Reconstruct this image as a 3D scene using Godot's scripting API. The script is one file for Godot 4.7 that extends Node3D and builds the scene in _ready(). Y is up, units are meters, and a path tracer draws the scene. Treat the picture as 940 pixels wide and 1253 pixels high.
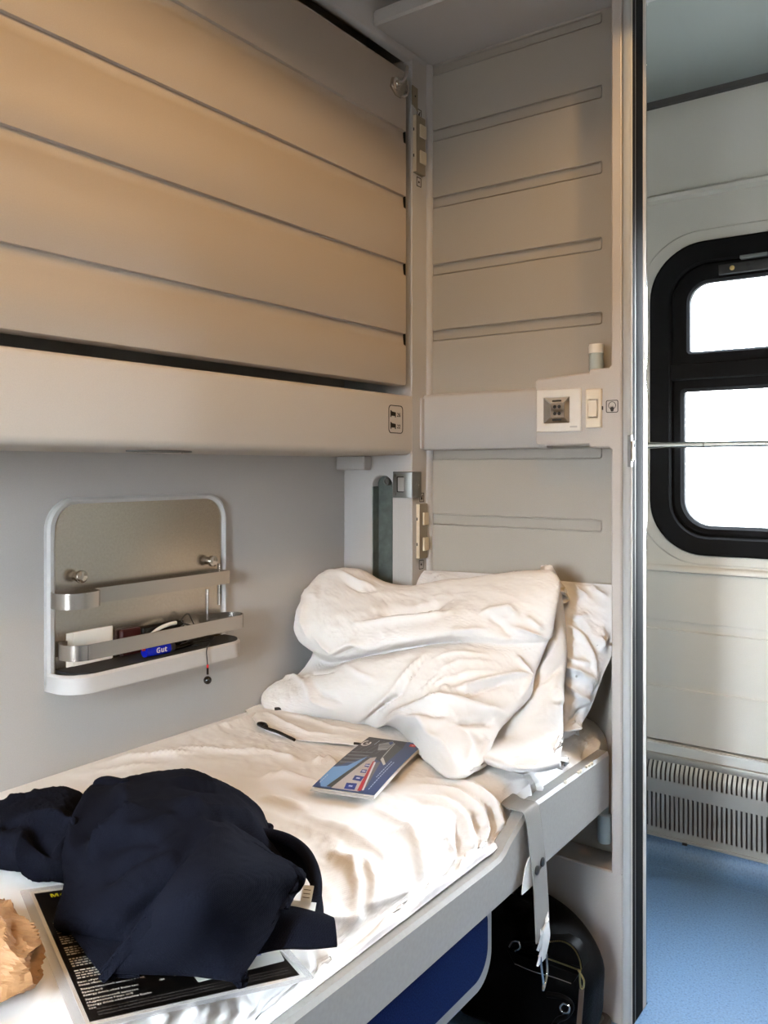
extends Node3D
# A two-berth sleeping compartment of a train, looking along the made-up lower berth to the corridor.
# Axes: x to the right (the berth wall is at x = -1.48), y up (the floor is at y = -0.05), -z along the berth to the corridor.

var M := {}
var used := {}


class Sh:
	# Collects triangles (counter-clockwise seen from outside) and commits them as one ArrayMesh.
	var v := PackedVector3Array()
	var n := PackedVector3Array()
	var t := PackedVector2Array()
	var xf := Transform3D()

	func vert(p: Vector3, q: Vector3, uv := Vector2.ZERO) -> void:
		v.push_back(xf * p)
		n.push_back((xf.basis * q).normalized())
		t.push_back(uv)

	func tri(a: Vector3, b: Vector3, c: Vector3) -> void:
		var q := (b - a).cross(c - a)
		if q.length_squared() < 1e-20:
			return
		vert(a, q); vert(c, q); vert(b, q)

	func quad(a: Vector3, b: Vector3, c: Vector3, d: Vector3) -> void:
		tri(a, b, c)
		tri(a, c, d)

	func quad_to(a: Vector3, b: Vector3, c: Vector3, d: Vector3, out: Vector3) -> void:
		if (b - a).cross(c - a).dot(out) + (c - a).cross(d - a).dot(out) < 0.0:
			quad(a, d, c, b)
		else:
			quad(a, b, c, d)

	func squad(a: Vector3, b: Vector3, c: Vector3, d: Vector3, na: Vector3, nb: Vector3, nc: Vector3, nd: Vector3, ua := Vector2.ZERO, ub := Vector2.ZERO, uc := Vector2.ZERO, ud := Vector2.ZERO) -> void:
		vert(a, na, ua); vert(c, nc, uc); vert(b, nb, ub)
		vert(a, na, ua); vert(d, nd, ud); vert(c, nc, uc)

	func box(lo: Vector3, hi: Vector3, b := 0.0) -> Sh:
		var m := (lo + hi) * 0.5
		var h := (hi - lo) * 0.5
		b = minf(b, minf(h.x, minf(h.y, h.z)) * 0.9)
		var on := func(s: Vector3, axis: int) -> Vector3:
			var q := h - Vector3(b, b, b)
			q[axis] = h[axis]
			return m + q * s
		for axis in 3:
			var i := (axis + 1) % 3
			var j := (axis + 2) % 3
			for s in [-1.0, 1.0]:
				var c := []
				for k in [[-1, -1], [1, -1], [1, 1], [-1, 1]]:
					var g := Vector3()
					g[axis] = s; g[i] = k[0]; g[j] = k[1]
					c.append(on.call(g, axis))
				var o := Vector3()
				o[axis] = s
				quad_to(c[0], c[1], c[2], c[3], o)
			if b > 0.0:
				for s in [[-1, -1], [1, -1], [1, 1], [-1, 1]]:
					var p := Vector3(); var r := Vector3()
					p[axis] = -1; r[axis] = 1
					p[i] = s[0]; r[i] = s[0]; p[j] = s[1]; r[j] = s[1]
					var o := p
					o[axis] = 0
					quad_to(on.call(p, i), on.call(r, i), on.call(r, j), on.call(p, j), o)
		if b > 0.0:
			for x in [-1.0, 1.0]:
				for y in [-1.0, 1.0]:
					for z in [-1.0, 1.0]:
						var s := Vector3(x, y, z)
						var a: Vector3 = on.call(s, 0)
						var e: Vector3 = on.call(s, 1)
						var f: Vector3 = on.call(s, 2)
						if (e - a).cross(f - a).dot(s) < 0.0:
							tri(a, f, e)
						else:
							tri(a, e, f)
		return self

	static func inset(poly: PackedVector2Array, b: float) -> PackedVector2Array:
		var out := PackedVector2Array()
		var c := poly.size()
		for i in c:
			var a := (poly[i] - poly[(i + c - 1) % c]).normalized()
			var d := (poly[(i + 1) % c] - poly[i]).normalized()
			var na := Vector2(-a.y, a.x)
			var nd := Vector2(-d.y, d.x)
			var k := 1.0 + na.dot(nd)
			out.push_back(poly[i] + (na + nd) * (b / maxf(k, 0.35)))
		return out

	func wall(p: PackedVector2Array, q: PackedVector2Array, zp: float, zq: float, inward := false) -> void:
		# the side strip from outline p at height zp to outline q at height zq, smooth round soft corners
		var c := p.size()
		var en := PackedVector2Array()
		for i in c:
			var d := (p[(i + 1) % c] - p[i]).normalized()
			en.push_back(Vector2(d.y, -d.x))
		var lean := 0.0
		if zq != zp:
			lean = -((q[0] - p[0]).length()) / absf(zq - zp)
		for i in c:
			var j := (i + 1) % c
			var n0 := en[i]
			var n1 := en[i]
			if en[(i + c - 1) % c].dot(en[i]) > 0.6:
				n0 = (en[i] + en[(i + c - 1) % c]).normalized()
			if en[j].dot(en[i]) > 0.6:
				n1 = (en[i] + en[j]).normalized()
			var up := -lean * signf(zq - zp)
			var a := Vector3(n0.x, n0.y, up)
			var b := Vector3(n1.x, n1.y, up)
			if inward:
				a = Vector3(-n0.x, -n0.y, up); b = Vector3(-n1.x, -n1.y, up)
				squad(Vector3(p[j].x, p[j].y, zp), Vector3(p[i].x, p[i].y, zp), Vector3(q[i].x, q[i].y, zq), Vector3(q[j].x, q[j].y, zq), b, a, a, b)
			else:
				squad(Vector3(p[i].x, p[i].y, zp), Vector3(p[j].x, p[j].y, zp), Vector3(q[j].x, q[j].y, zq), Vector3(q[i].x, q[i].y, zq), a, b, b, a)

	func cap(p: PackedVector2Array, z: float, up: bool) -> void:
		var ids := Geometry2D.triangulate_polygon(p)
		for i in range(0, ids.size(), 3):
			var a := Vector3(p[ids[i]].x, p[ids[i]].y, z)
			var b := Vector3(p[ids[i + 1]].x, p[ids[i + 1]].y, z)
			var c := Vector3(p[ids[i + 2]].x, p[ids[i + 2]].y, z)
			if ((b - a).cross(c - a).z > 0.0) == up:
				tri(a, b, c)
			else:
				tri(a, c, b)

	func prism(poly: PackedVector2Array, z0: float, z1: float, b := 0.0, back := true) -> Sh:
		var p := poly
		if Geometry2D.is_polygon_clockwise(p):
			p = p.duplicate()
			p.reverse()
		if b > 0.0:
			var q := Sh.inset(p, b)
			wall(p, p, z0, z1 - b)
			wall(p, q, z1 - b, z1)
			cap(q, z1, true)
		else:
			wall(p, p, z0, z1)
			cap(p, z1, true)
		if back:
			cap(p, z0, false)
		return self

	func ring(outer: PackedVector2Array, inner: PackedVector2Array, z0: float, z1: float, b := 0.0) -> Sh:
		# both outlines counter-clockwise with the same number of points
		var o := outer
		var i := inner
		if b > 0.0:
			o = Sh.inset(outer, b)
			i = Sh.inset(inner, -b)
			wall(outer, o, z1 - b, z1)
			wall(inner, i, z1 - b, z1, true)
		wall(outer, outer, z0, z1 - b)
		wall(inner, inner, z0, z1 - b, true)
		var c := o.size()
		for k in c:
			var j := (k + 1) % c
			quad(Vector3(o[k].x, o[k].y, z1), Vector3(o[j].x, o[j].y, z1), Vector3(i[j].x, i[j].y, z1), Vector3(i[k].x, i[k].y, z1))
			quad(Vector3(outer[j].x, outer[j].y, z0), Vector3(outer[k].x, outer[k].y, z0), Vector3(inner[k].x, inner[k].y, z0), Vector3(inner[j].x, inner[j].y, z0))
		return self

	func frames(path: PackedVector3Array, closed := false) -> Array:
		var c := path.size()
		var tan := []
		for i in c:
			var a := path[maxi(i - 1, 0)]
			var d := path[mini(i + 1, c - 1)]
			if closed:
				a = path[(i + c - 1) % c]; d = path[(i + 1) % c]
			tan.append((d - a).normalized())
		return tan

	func tube(path: PackedVector3Array, rad, seg := 10, caps := true, flat := 1.0, up0 := Vector3.ZERO) -> Sh:
		var tan := frames(path)
		var up := up0 if up0 != Vector3.ZERO else (Vector3.UP if absf(tan[0].y) < 0.9 else Vector3.RIGHT)
		var rings := []
		var norms := []
		for i in path.size():
			var d: Vector3 = tan[i]
			up = (up - d * up.dot(d)).normalized()
			var side := d.cross(up)
			var r: float = rad[i] if rad is Array or rad is PackedFloat32Array else rad
			var ring_ := PackedVector3Array()
			var nn := PackedVector3Array()
			for k in seg:
				var a := TAU * k / seg
				ring_.push_back(path[i] + (side * cos(a) + up * sin(a) * flat) * r)
				nn.push_back(side * cos(a) * flat + up * sin(a))
			rings.append(ring_)
			norms.append(nn)
		for i in path.size() - 1:
			for k in seg:
				var j := (k + 1) % seg
				squad(rings[i][k], rings[i + 1][k], rings[i + 1][j], rings[i][j], norms[i][k], norms[i + 1][k], norms[i + 1][j], norms[i][j])
		if caps:
			var e := path.size() - 1
			for k in seg:
				var j := (k + 1) % seg
				tri(path[0], rings[0][k], rings[0][j])
				tri(path[e], rings[e][j], rings[e][k])
		return self

	func ribbon(path: PackedVector3Array, up, h: float, th: float) -> Sh:
		# a flat band, h tall along up, th thick, along the path
		var tan := frames(path)
		var q := []
		var sides := []
		var ups := []
		for i in path.size():
			var u: Vector3 = up[i] if up is Array else up
			var side: Vector3 = tan[i].cross(u).normalized()
			q.append([path[i] + u * h * 0.5 + side * th * 0.5, path[i] - u * h * 0.5 + side * th * 0.5, path[i] - u * h * 0.5 - side * th * 0.5, path[i] + u * h * 0.5 - side * th * 0.5])
			sides.append(side)
			ups.append(u)
		for i in path.size() - 1:
			var j := i + 1
			squad(q[i][0], q[i][1], q[j][1], q[j][0], sides[i], sides[i], sides[j], sides[j])
			squad(q[j][3], q[j][2], q[i][2], q[i][3], -sides[j], -sides[j], -sides[i], -sides[i])
			squad(q[i][3], q[i][0], q[j][0], q[j][3], ups[i], ups[i], ups[j], ups[j])
			squad(q[i][1], q[i][2], q[j][2], q[j][1], -ups[i], -ups[i], -ups[j], -ups[j])
		var e := path.size() - 1
		quad_to(q[0][0], q[0][1], q[0][2], q[0][3], -tan[0])
		quad_to(q[e][0], q[e][1], q[e][2], q[e][3], tan[e])
		return self

	func lathe(prof: Array, seg := 24) -> Sh:
		# profile of Vector2(radius, y) from the bottom up, round the y axis
		for i in prof.size() - 1:
			var a: Vector2 = prof[i]
			var b: Vector2 = prof[i + 1]
			var d := (b - a).normalized()
			var na := Vector2(d.y, -d.x)
			var nb := na
			if i > 0:
				var e: Vector2 = (a - prof[i - 1]).normalized()
				if e.dot(d) > 0.7:
					na = (na + Vector2(e.y, -e.x)).normalized()
			if i < prof.size() - 2:
				var e: Vector2 = (prof[i + 2] - b).normalized()
				if e.dot(d) > 0.7:
					nb = (nb + Vector2(e.y, -e.x)).normalized()
			for k in seg:
				var p := TAU * k / seg
				var r := TAU * (k + 1) / seg
				var c0 := Vector3(cos(p), 0, -sin(p))
				var c1 := Vector3(cos(r), 0, -sin(r))
				squad(c0 * a.x + Vector3.UP * a.y, c1 * a.x + Vector3.UP * a.y, c1 * b.x + Vector3.UP * b.y, c0 * b.x + Vector3.UP * b.y,
					c0 * na.x + Vector3.UP * na.y, c1 * na.x + Vector3.UP * na.y, c1 * nb.x + Vector3.UP * nb.y, c0 * nb.x + Vector3.UP * nb.y)
		return self

	static func normals(g: Array) -> Array:
		var out := []
		var rows := g.size()
		var cols: int = g[0].size()
		for i in rows:
			var line := PackedVector3Array()
			line.resize(cols)
			var u: PackedVector3Array = g[maxi(i - 1, 0)]
			var d: PackedVector3Array = g[mini(i + 1, rows - 1)]
			var m: PackedVector3Array = g[i]
			for j in cols:
				var q := (d[j] - u[j]).cross(m[mini(j + 1, cols - 1)] - m[maxi(j - 1, 0)])
				line[j] = q.normalized() if q.length_squared() > 1e-18 else Vector3.UP
			out.append(line)
		return out

	func grid(g: Array, flip := false) -> Sh:
		# rows from the far side to the near one, columns from left to right, seen from outside
		var nn := Sh.normals(g)
		var s := -1.0 if flip else 1.0
		var rows := g.size()
		var cols: int = g[0].size()
		for i in rows - 1:
			for j in cols - 1:
				var ua := Vector2(float(j) / (cols - 1), float(i) / (rows - 1))
				var uc := Vector2(float(j + 1) / (cols - 1), float(i + 1) / (rows - 1))
				if flip:
					squad(g[i][j], g[i][j + 1], g[i + 1][j + 1], g[i + 1][j], -nn[i][j], -nn[i][j + 1], -nn[i + 1][j + 1], -nn[i + 1][j], ua, Vector2(uc.x, ua.y), uc, Vector2(ua.x, uc.y))
				else:
					squad(g[i][j], g[i + 1][j], g[i + 1][j + 1], g[i][j + 1], nn[i][j], nn[i + 1][j], nn[i + 1][j + 1], nn[i][j + 1], ua, Vector2(ua.x, uc.y), uc, Vector2(uc.x, ua.y))
		return self

	func shell(g: Array, th: float, coarse := 3) -> Sh:
		# a cloth with a front, a back th behind it and rolled edges
		grid(g)
		var nn := Sh.normals(g)
		var rows := g.size()
		var cols: int = g[0].size()
		var back := []
		for i in rows:
			var line := PackedVector3Array()
			for j in cols:
				line.push_back(g[i][j] - nn[i][j] * th)
			back.append(line)
		var thin := []
		var ri := []
		var ci := []
		for i in rows:
			if i % coarse == 0 or i == rows - 1:
				ri.append(i)
		for j in cols:
			if j % coarse == 0 or j == cols - 1:
				ci.append(j)
		for i in ri:
			var line := PackedVector3Array()
			for j in ci:
				line.push_back(back[i][j])
			thin.append(line)
		grid(thin, true)
		for j in cols - 1:
			quad(g[0][j], g[0][j + 1], back[0][j + 1], back[0][j])
			quad(g[rows - 1][j + 1], g[rows - 1][j], back[rows - 1][j], back[rows - 1][j + 1])
		for i in rows - 1:
			quad(g[i + 1][0], g[i][0], back[i][0], back[i + 1][0])
			quad(g[i][cols - 1], g[i + 1][cols - 1], back[i + 1][cols - 1], back[i][cols - 1])
		return self

	func planar(o: Vector3, u: Vector3, w: Vector3) -> Sh:
		# texture coordinates from a plane: u and w are the full edges of the picture, o its top left corner
		for i in v.size():
			var p := v[i] - o
			t[i] = Vector2(p.dot(u) / u.length_squared(), p.dot(w) / w.length_squared())
		return self

	func mesh() -> ArrayMesh:
		var a := []
		a.resize(Mesh.ARRAY_MAX)
		a[Mesh.ARRAY_VERTEX] = v
		a[Mesh.ARRAY_NORMAL] = n
		a[Mesh.ARRAY_TEX_UV] = t
		var m := ArrayMesh.new()
		m.add_surface_from_arrays(Mesh.PRIMITIVE_TRIANGLES, a)
		return m


# ---------------------------------------------------------------- naming and placing

func numbered(called: String) -> String:
	used[called] = used.get(called, -1) + 1
	return called if used[called] == 0 else "%s_%03d" % [called, used[called]]


func thing(called: String, label: String, category: String, at := Vector3.ZERO, group := "") -> Node3D:
	var o := Node3D.new()
	o.name = numbered(called)
	add_child(o)
	o.position = at
	o.set_meta("label", label)
	o.set_meta("category", category)
	if group:
		o.set_meta("group", group)
	return o


func shell_thing(called: String, label: String) -> Node3D:
	var o := Node3D.new()
	o.name = called
	add_child(o)
	o.set_meta("kind", "structure")
	o.set_meta("label", label)
	return o


func part(called: String, s, mat: Material, parent: Node3D) -> MeshInstance3D:
	# shapes are written in world coordinates; the part is moved back into its thing's own frame
	var o := MeshInstance3D.new()
	o.name = called
	o.mesh = s.mesh() if s is Sh else s
	o.material_override = mat
	parent.add_child(o, true)
	o.transform = parent.global_transform.affine_inverse()
	return o


func structure(called: String, s: Sh, mat: Material, label: String) -> MeshInstance3D:
	var o := MeshInstance3D.new()
	o.name = called
	o.mesh = s.mesh()
	o.material_override = mat
	add_child(o)
	o.set_meta("kind", "structure")
	o.set_meta("label", label)
	return o


static func rrect(x0: float, y0: float, x1: float, y1: float, r, seg := 8) -> PackedVector2Array:
	# counter-clockwise from the right end of the bottom edge; r: one radius or [bottom right, top right, top left, bottom left]
	var rr: Array = r if r is Array else [r, r, r, r]
	var out := PackedVector2Array()
	var cs := [Vector2(x1, y0), Vector2(x1, y1), Vector2(x0, y1), Vector2(x0, y0)]
	var sx := [-1, -1, 1, 1]
	var sy := [1, -1, -1, 1]
	for k in 4:
		var q: float = maxf(rr[k], 0.0002)
		var c: Vector2 = cs[k] + Vector2(sx[k], sy[k]) * q
		for i in seg + 1:
			var a := -PI / 2 + PI / 2 * k + PI / 2 * i / seg
			out.push_back(c + Vector2(cos(a), sin(a)) * q)
	return out


static func wall_x(x: float) -> Transform3D:
	# a frame on a wall that faces +x: local x runs to the right (world -z), local y up, local z off the wall
	return Transform3D(Basis(Vector3(0, 0, -1), Vector3(0, 1, 0), Vector3(1, 0, 0)), Vector3(x, 0, 0))


static func along_x() -> Transform3D:
	# local x = world z, local y = world y, local z = world -x: profiles in (z, y), extruded along x
	return Transform3D(Basis(Vector3(0, 0, 1), Vector3(0, 1, 0), Vector3(-1, 0, 0)), Vector3.ZERO)


static func along_y() -> Transform3D:
	# local x = world x, local y = world -z, local z = world y: plans in (x, -z), extruded upwards
	return Transform3D(Basis(Vector3(1, 0, 0), Vector3(0, 0, -1), Vector3(0, 1, 0)), Vector3.ZERO)


static func towards(at: Vector3, dir: Vector3) -> Transform3D:
	# local y points along dir (for lathes)
	var y := dir.normalized()
	var x := y.cross(Vector3(0.31, 0.17, 0.93)).normalized()
	return Transform3D(Basis(x, y, x.cross(y)), at)


func letters(text: String, size: float, mat: Material, at: Vector3, right: Vector3, up: Vector3, parent: Node3D, called := "lettering", left := false) -> MeshInstance3D:
	var tm := TextMesh.new()
	var f := SystemFont.new()
	f.font_names = PackedStringArray(["Droid Sans"])
	f.font_weight = 700
	tm.font = f
	tm.text = text
	tm.font_size = 24
	tm.pixel_size = size / 24.0
	tm.depth = 0.0002
	tm.curve_step = 2.0
	tm.horizontal_alignment = HORIZONTAL_ALIGNMENT_LEFT if left else HORIZONTAL_ALIGNMENT_CENTER
	var o := MeshInstance3D.new()
	o.name = called
	o.mesh = tm
	o.material_override = mat
	parent.add_child(o, true)
	var r := right.normalized()
	var u := (up - r * up.dot(r)).normalized()
	o.transform = parent.global_transform.affine_inverse() * Transform3D(Basis(r, u, r.cross(u)), at)
	return o


# ---------------------------------------------------------------- cloth

static func smooth_net(net: Array, sub: int) -> Array:
	# a Catmull-Rom surface through the points of the net
	var rows := net.size()
	var cols: int = net[0].size()
	var mid := []
	for i in (rows - 1) * sub + 1:
		var k := mini(i / sub, rows - 2)
		var f := float(i) / sub - k
		var line := PackedVector3Array()
		for j in cols:
			var b: Vector3 = net[k][j]
			var c: Vector3 = net[k + 1][j]
			var a: Vector3 = net[k - 1][j] if k > 0 else b * 2.0 - c
			var d: Vector3 = net[k + 2][j] if k + 2 < rows else c * 2.0 - b
			line.push_back(b.cubic_interpolate(c, a, d, f))
		mid.append(line)
	var out := []
	for i in mid.size():
		var src: PackedVector3Array = mid[i]
		var line := PackedVector3Array()
		for j in (cols - 1) * sub + 1:
			var k := mini(j / sub, cols - 2)
			var f := float(j) / sub - k
			var b := src[k]
			var c := src[k + 1]
			var a := src[k - 1] if k > 0 else b * 2.0 - c
			var d := src[k + 2] if k + 2 < cols else c * 2.0 - b
			line.push_back(b.cubic_interpolate(c, a, d, f))
		out.append(line)
	return out


static func folded(g: Array, folds: Array, wrinkle := 0.0, scale := 14.0, seed_ := 1, fold_gain := 1.0) -> Array:
	# raises ridges and presses creases along the given lines, then adds fine crumpling
	var pts := []
	var cen := PackedVector3Array()
	var rad := PackedFloat32Array()
	var hs := PackedFloat32Array()
	var ws := PackedFloat32Array()
	for f in folds:
		var p := PackedVector3Array()
		for k in range(2, f.size()):
			p.push_back(f[k])
		var m := Vector3()
		for q in p:
			m += q
		m /= p.size()
		var r := 0.0
		for q in p:
			r = maxf(r, q.distance_to(m))
		pts.append(p); cen.push_back(m)
		hs.push_back(f[0] * fold_gain); ws.push_back(f[1])
		rad.push_back(pow(r + f[1] * 3.2, 2))
	var nz := FastNoiseLite.new()
	nz.seed = seed_
	nz.noise_type = FastNoiseLite.TYPE_SIMPLEX_SMOOTH
	nz.fractal_type = FastNoiseLite.FRACTAL_FBM
	nz.fractal_octaves = 2
	nz.fractal_gain = 0.35
	nz.frequency = scale
	nz.domain_warp_enabled = true
	nz.domain_warp_amplitude = 0.06
	nz.domain_warp_frequency = 5.0
	var nn := Sh.normals(g)
	var out := []
	for i in g.size():
		var src: PackedVector3Array = g[i]
		var nl: PackedVector3Array = nn[i]
		var line := PackedVector3Array()
		line.resize(src.size())
		for j in src.size():
			var p := src[j]
			var h := 0.0
			for k in cen.size():
				if p.distance_squared_to(cen[k]) > rad[k]:
					continue
				var q: PackedVector3Array = pts[k]
				var best := 1e9
				var where := 0.0
				var segs := q.size() - 1
				for s in segs:
					var ab := q[s + 1] - q[s]
					var u := clampf((p - q[s]).dot(ab) / maxf(ab.length_squared(), 1e-9), 0.0, 1.0)
					var dd := p.distance_squared_to(q[s] + ab * u)
					if dd < best:
						best = dd
						where = (s + u) / segs
				# a crest with a small radius and long soft flanks, as cloth folds
				var e := exp(-(sqrt(best + 0.05 * ws[k] * ws[k]) - 0.22 * ws[k]) / (0.62 * ws[k]))
				var taper := smoothstep(0.0, 0.22, where) * (1.0 - smoothstep(0.75, 1.0, where))
				h += hs[k] * e * (0.25 + 0.75 * taper)
			if wrinkle > 0.0:
				var c := nz.get_noise_3d(p.x * 0.55 + p.z * 0.3, p.y * 0.9, p.z - p.x * 0.25)
				h += wrinkle * (1.0 - 2.2 * absf(c)) * 0.9
				var mask := smoothstep(0.05, 0.45, nz.get_noise_3d(p.z * 0.7 + 3.1, p.x * 0.7, p.y * 0.7))
				if mask > 0.0:
					var e := nz.get_noise_3d(p.x * 3.1 + p.y * 1.2, p.y * 1.6, p.z * 2.6 - p.x * 1.1)
					h += wrinkle * 0.4 * mask * (1.0 - 2.6 * absf(e))
			# nothing is raised on the rolled edges themselves
			h *= smoothstep(0.0, 6.0, float(mini(mini(i, g.size() - 1 - i), mini(j, src.size() - 1 - j))))
			line[j] = p + nl[j] * h
		out.append(line)
	return out


static func curve(pts: Array, sub := 6) -> PackedVector3Array:
	var out := PackedVector3Array()
	for k in pts.size() - 1:
		var b: Vector3 = pts[k]
		var c: Vector3 = pts[k + 1]
		var a: Vector3 = pts[k - 1] if k > 0 else b * 2.0 - c
		var d: Vector3 = pts[k + 2] if k + 2 < pts.size() else c * 2.0 - b
		for i in sub:
			out.push_back(b.cubic_interpolate(c, a, d, float(i) / sub))
	out.push_back(pts[pts.size() - 1])
	return out


# ---------------------------------------------------------------- materials

func noise_tex(freq: float, octaves: int, lo: float, hi: float, seed_: int, size := 256, kind := FastNoiseLite.TYPE_SIMPLEX_SMOOTH) -> NoiseTexture2D:
	var z := FastNoiseLite.new()
	z.seed = seed_
	z.noise_type = kind
	z.frequency = freq
	z.fractal_octaves = octaves
	var t := NoiseTexture2D.new()
	t.width = size
	t.height = size
	t.seamless = true
	t.noise = z
	var g := Gradient.new()
	g.set_color(0, Color(lo, lo, lo))
	g.set_color(1, Color(hi, hi, hi))
	t.color_ramp = g
	return t


func make(called: String, c: Color, rough: float, metal := 0.0) -> StandardMaterial3D:
	var m := StandardMaterial3D.new()
	m.resource_name = called
	m.albedo_color = c
	m.roughness = rough
	m.metallic = metal
	M[called] = m
	return m


func grain(m: StandardMaterial3D, tex: Texture2D, scale: float) -> void:
	m.albedo_texture = tex
	m.uv1_triplanar = true
	m.uv1_world_triplanar = true
	m.uv1_scale = Vector3.ONE * scale


func weave_image(size: int, count: int, rib := false) -> ImageTexture:
	var im := Image.create(size, size, false, Image.FORMAT_RGBA8)
	for y in size:
		for x in size:
			var a := TAU * x * count / size
			var b := TAU * y * count / size
			var h := 0.0
			if rib:
				h = 0.5 + 0.5 * sin(a + 0.9 * sin(b))
			else:
				h = 0.5 + 0.25 * sin(a) * signf(sin((a + b) * 0.5 + 0.01)) + 0.25 * sin(b)
			im.set_pixel(x, y, Color(h, h, h))
	im.bump_map_to_normal_map(2.0)
	return ImageTexture.create_from_image(im)


func materials() -> void:
	var fine := noise_tex(0.30, 2, 0.965, 1.0, 3, 512)
	var mottled := noise_tex(0.25, 3, 0.94, 1.0, 5)
	var m := make("wall_laminate", Color(0.705, 0.70, 0.69), 0.5)
	grain(m, fine, 2.0)
	m = make("berth_paint", Color(0.745, 0.72, 0.685), 0.45)
	grain(m, fine, 2.0)
	m = make("berth_panel", Color(0.665, 0.625, 0.575), 0.45)
	grain(m, fine, 2.0)
	m = make("recess_laminate", Color(0.66, 0.64, 0.60), 0.5)
	grain(m, fine, 2.0)
	m = make("frame_paint", Color(0.735, 0.715, 0.69), 0.5)
	grain(m, fine, 2.0)
	m = make("rail_paint", Color(0.62, 0.61, 0.59), 0.42)
	grain(m, mottled, 1.6)
	m = make("corridor_laminate", Color(0.86, 0.845, 0.805), 0.42)
	grain(m, fine, 2.0)
	m = make("corridor_ceiling", Color(0.57, 0.60, 0.58), 0.6)
	m = make("ledge_paint", Color(0.83, 0.84, 0.83), 0.4)
	m = make("trim_cream", Color(0.74, 0.72, 0.69), 0.75)
	m.metallic_specular = 0.2
	m = make("ceiling_white", Color(0.70, 0.67, 0.63), 0.7)
	m = make("lino", Color(0.36, 0.48, 0.605), 0.38)
	grain(m, noise_tex(0.09, 4, 0.80, 1.0, 11, 512), 3.0)
	var specks := noise_tex(0.05, 1, 0.0, 1.0, 17, 512, FastNoiseLite.TYPE_CELLULAR)
	var sr := Gradient.new()
	sr.offsets = PackedFloat32Array([0.0, 0.10, 0.16, 1.0])
	sr.colors = PackedColorArray([Color(0.80, 0.86, 0.92), Color(0.80, 0.86, 0.92), Color(1, 1, 1), Color(1, 1, 1)])
	specks.color_ramp = sr
	m.detail_enabled = true
	m.detail_blend_mode = BaseMaterial3D.BLEND_MODE_MUL
	m.detail_albedo = specks
	m = make("rubber", Color(0.085, 0.085, 0.088), 0.85)
	m.metallic_specular = 0.2
	m = make("black_trim", Color(0.10, 0.10, 0.10), 0.45)
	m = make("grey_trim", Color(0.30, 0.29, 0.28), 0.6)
	m = make("aluminium", Color(0.80, 0.80, 0.79), 0.32, 0.85)
	m = make("alu_bright", Color(0.88, 0.88, 0.87), 0.14, 1.0)
	m = make("jamb_paint", Color(0.68, 0.69, 0.69), 0.65)
	m.metallic_specular = 0.3
	m = make("steel", Color(0.84, 0.81, 0.76), 0.25, 1.0)
	grain(m, noise_tex(0.2, 3, 0.93, 1.0, 21), 3.0)
	m = make("steel_band", Color(0.78, 0.76, 0.73), 0.26, 1.0)
	m = make("chrome", Color(0.86, 0.85, 0.83), 0.08, 1.0)
	m = make("zinc", Color(0.50, 0.51, 0.50), 0.42, 0.7)
	grain(m, mottled, 6.0)
	m = make("channel_metal", Color(0.42, 0.46, 0.44), 0.5, 0.4)
	grain(m, noise_tex(0.02, 4, 0.78, 1.0, 29), 5.0)
	m = make("heater_metal", Color(0.64, 0.63, 0.60), 0.42, 0.5)
	m = make("ivory", Color(0.87, 0.84, 0.77), 0.35)
	m = make("old_ivory", Color(0.80, 0.755, 0.655), 0.4)
	m = make("ivory_dim", Color(0.50, 0.465, 0.39), 0.45)
	m = make("white_plastic", Color(0.86, 0.855, 0.83), 0.32)
	m = make("tray_plastic", Color(0.73, 0.725, 0.715), 0.4)
	m = make("tray_frame", Color(0.69, 0.695, 0.69), 0.5)
	m = make("peg_plastic", Color(0.66, 0.71, 0.71), 0.5)
	m = make("ink", Color(0.06, 0.05, 0.05), 0.6)
	m = make("mat_black", Color(0.085, 0.085, 0.09), 0.7)
	m = make("black_gloss", Color(0.02, 0.02, 0.02), 0.22)
	m = make("black_dull", Color(0.03, 0.03, 0.03), 0.6)
	m = make("red_plastic", Color(0.75, 0.12, 0.12), 0.4)
	m = make("dark_red", Color(0.20, 0.05, 0.05), 0.4)
	m = make("blue_plastic", Color(0.06, 0.12, 0.62), 0.25)
	m = make("paper_white", Color(0.90, 0.89, 0.86), 0.8)
	m = make("yellow_ink", Color(0.80, 0.80, 0.12), 0.6)
	m = make("white_ink", Color(0.80, 0.77, 0.72), 0.6)
	m = make("grey_ink", Color(0.27, 0.25, 0.24), 0.6)
	m = make("menu_black", Color(0.055, 0.045, 0.04), 0.28)
	m = make("laminate_film", Color(0.95, 0.95, 0.95, 0.18), 0.12)
	m.transparency = BaseMaterial3D.TRANSPARENCY_ALPHA
	m = make("glass", Color(0.95, 1.0, 0.98, 0.06), 0.02)
	m.transparency = BaseMaterial3D.TRANSPARENCY_ALPHA
	var weave := weave_image(128, 16)
	m = make("linen", Color(0.868, 0.858, 0.845), 0.9)
	m.normal_enabled = true
	m.normal_texture = weave
	m.normal_scale = 0.2
	m.uv1_triplanar = true
	m.uv1_world_triplanar = true
	m.uv1_scale = Vector3.ONE * 40.0
	m.rim_enabled = true
	m.rim = 0.15
	m = M["linen"].duplicate()
	m.resource_name = "pillow_linen"
	m.albedo_color = Color(0.85, 0.855, 0.86)
	M["pillow_linen"] = m
	m = M["linen"].duplicate()
	m.resource_name = "sheet_linen"
	m.albedo_color = Color(0.925, 0.92, 0.91)
	M["sheet_linen"] = m
	m = make("knit", Color(0.096, 0.105, 0.146), 1.0)
	m.metallic_specular = 0.15
	m.normal_enabled = true
	m.normal_texture = weave_image(256, 40, true)
	m.normal_scale = 0.35
	m.albedo_texture = noise_tex(0.16, 3, 0.55, 1.0, 33)
	m.uv1_triplanar = true
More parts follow.
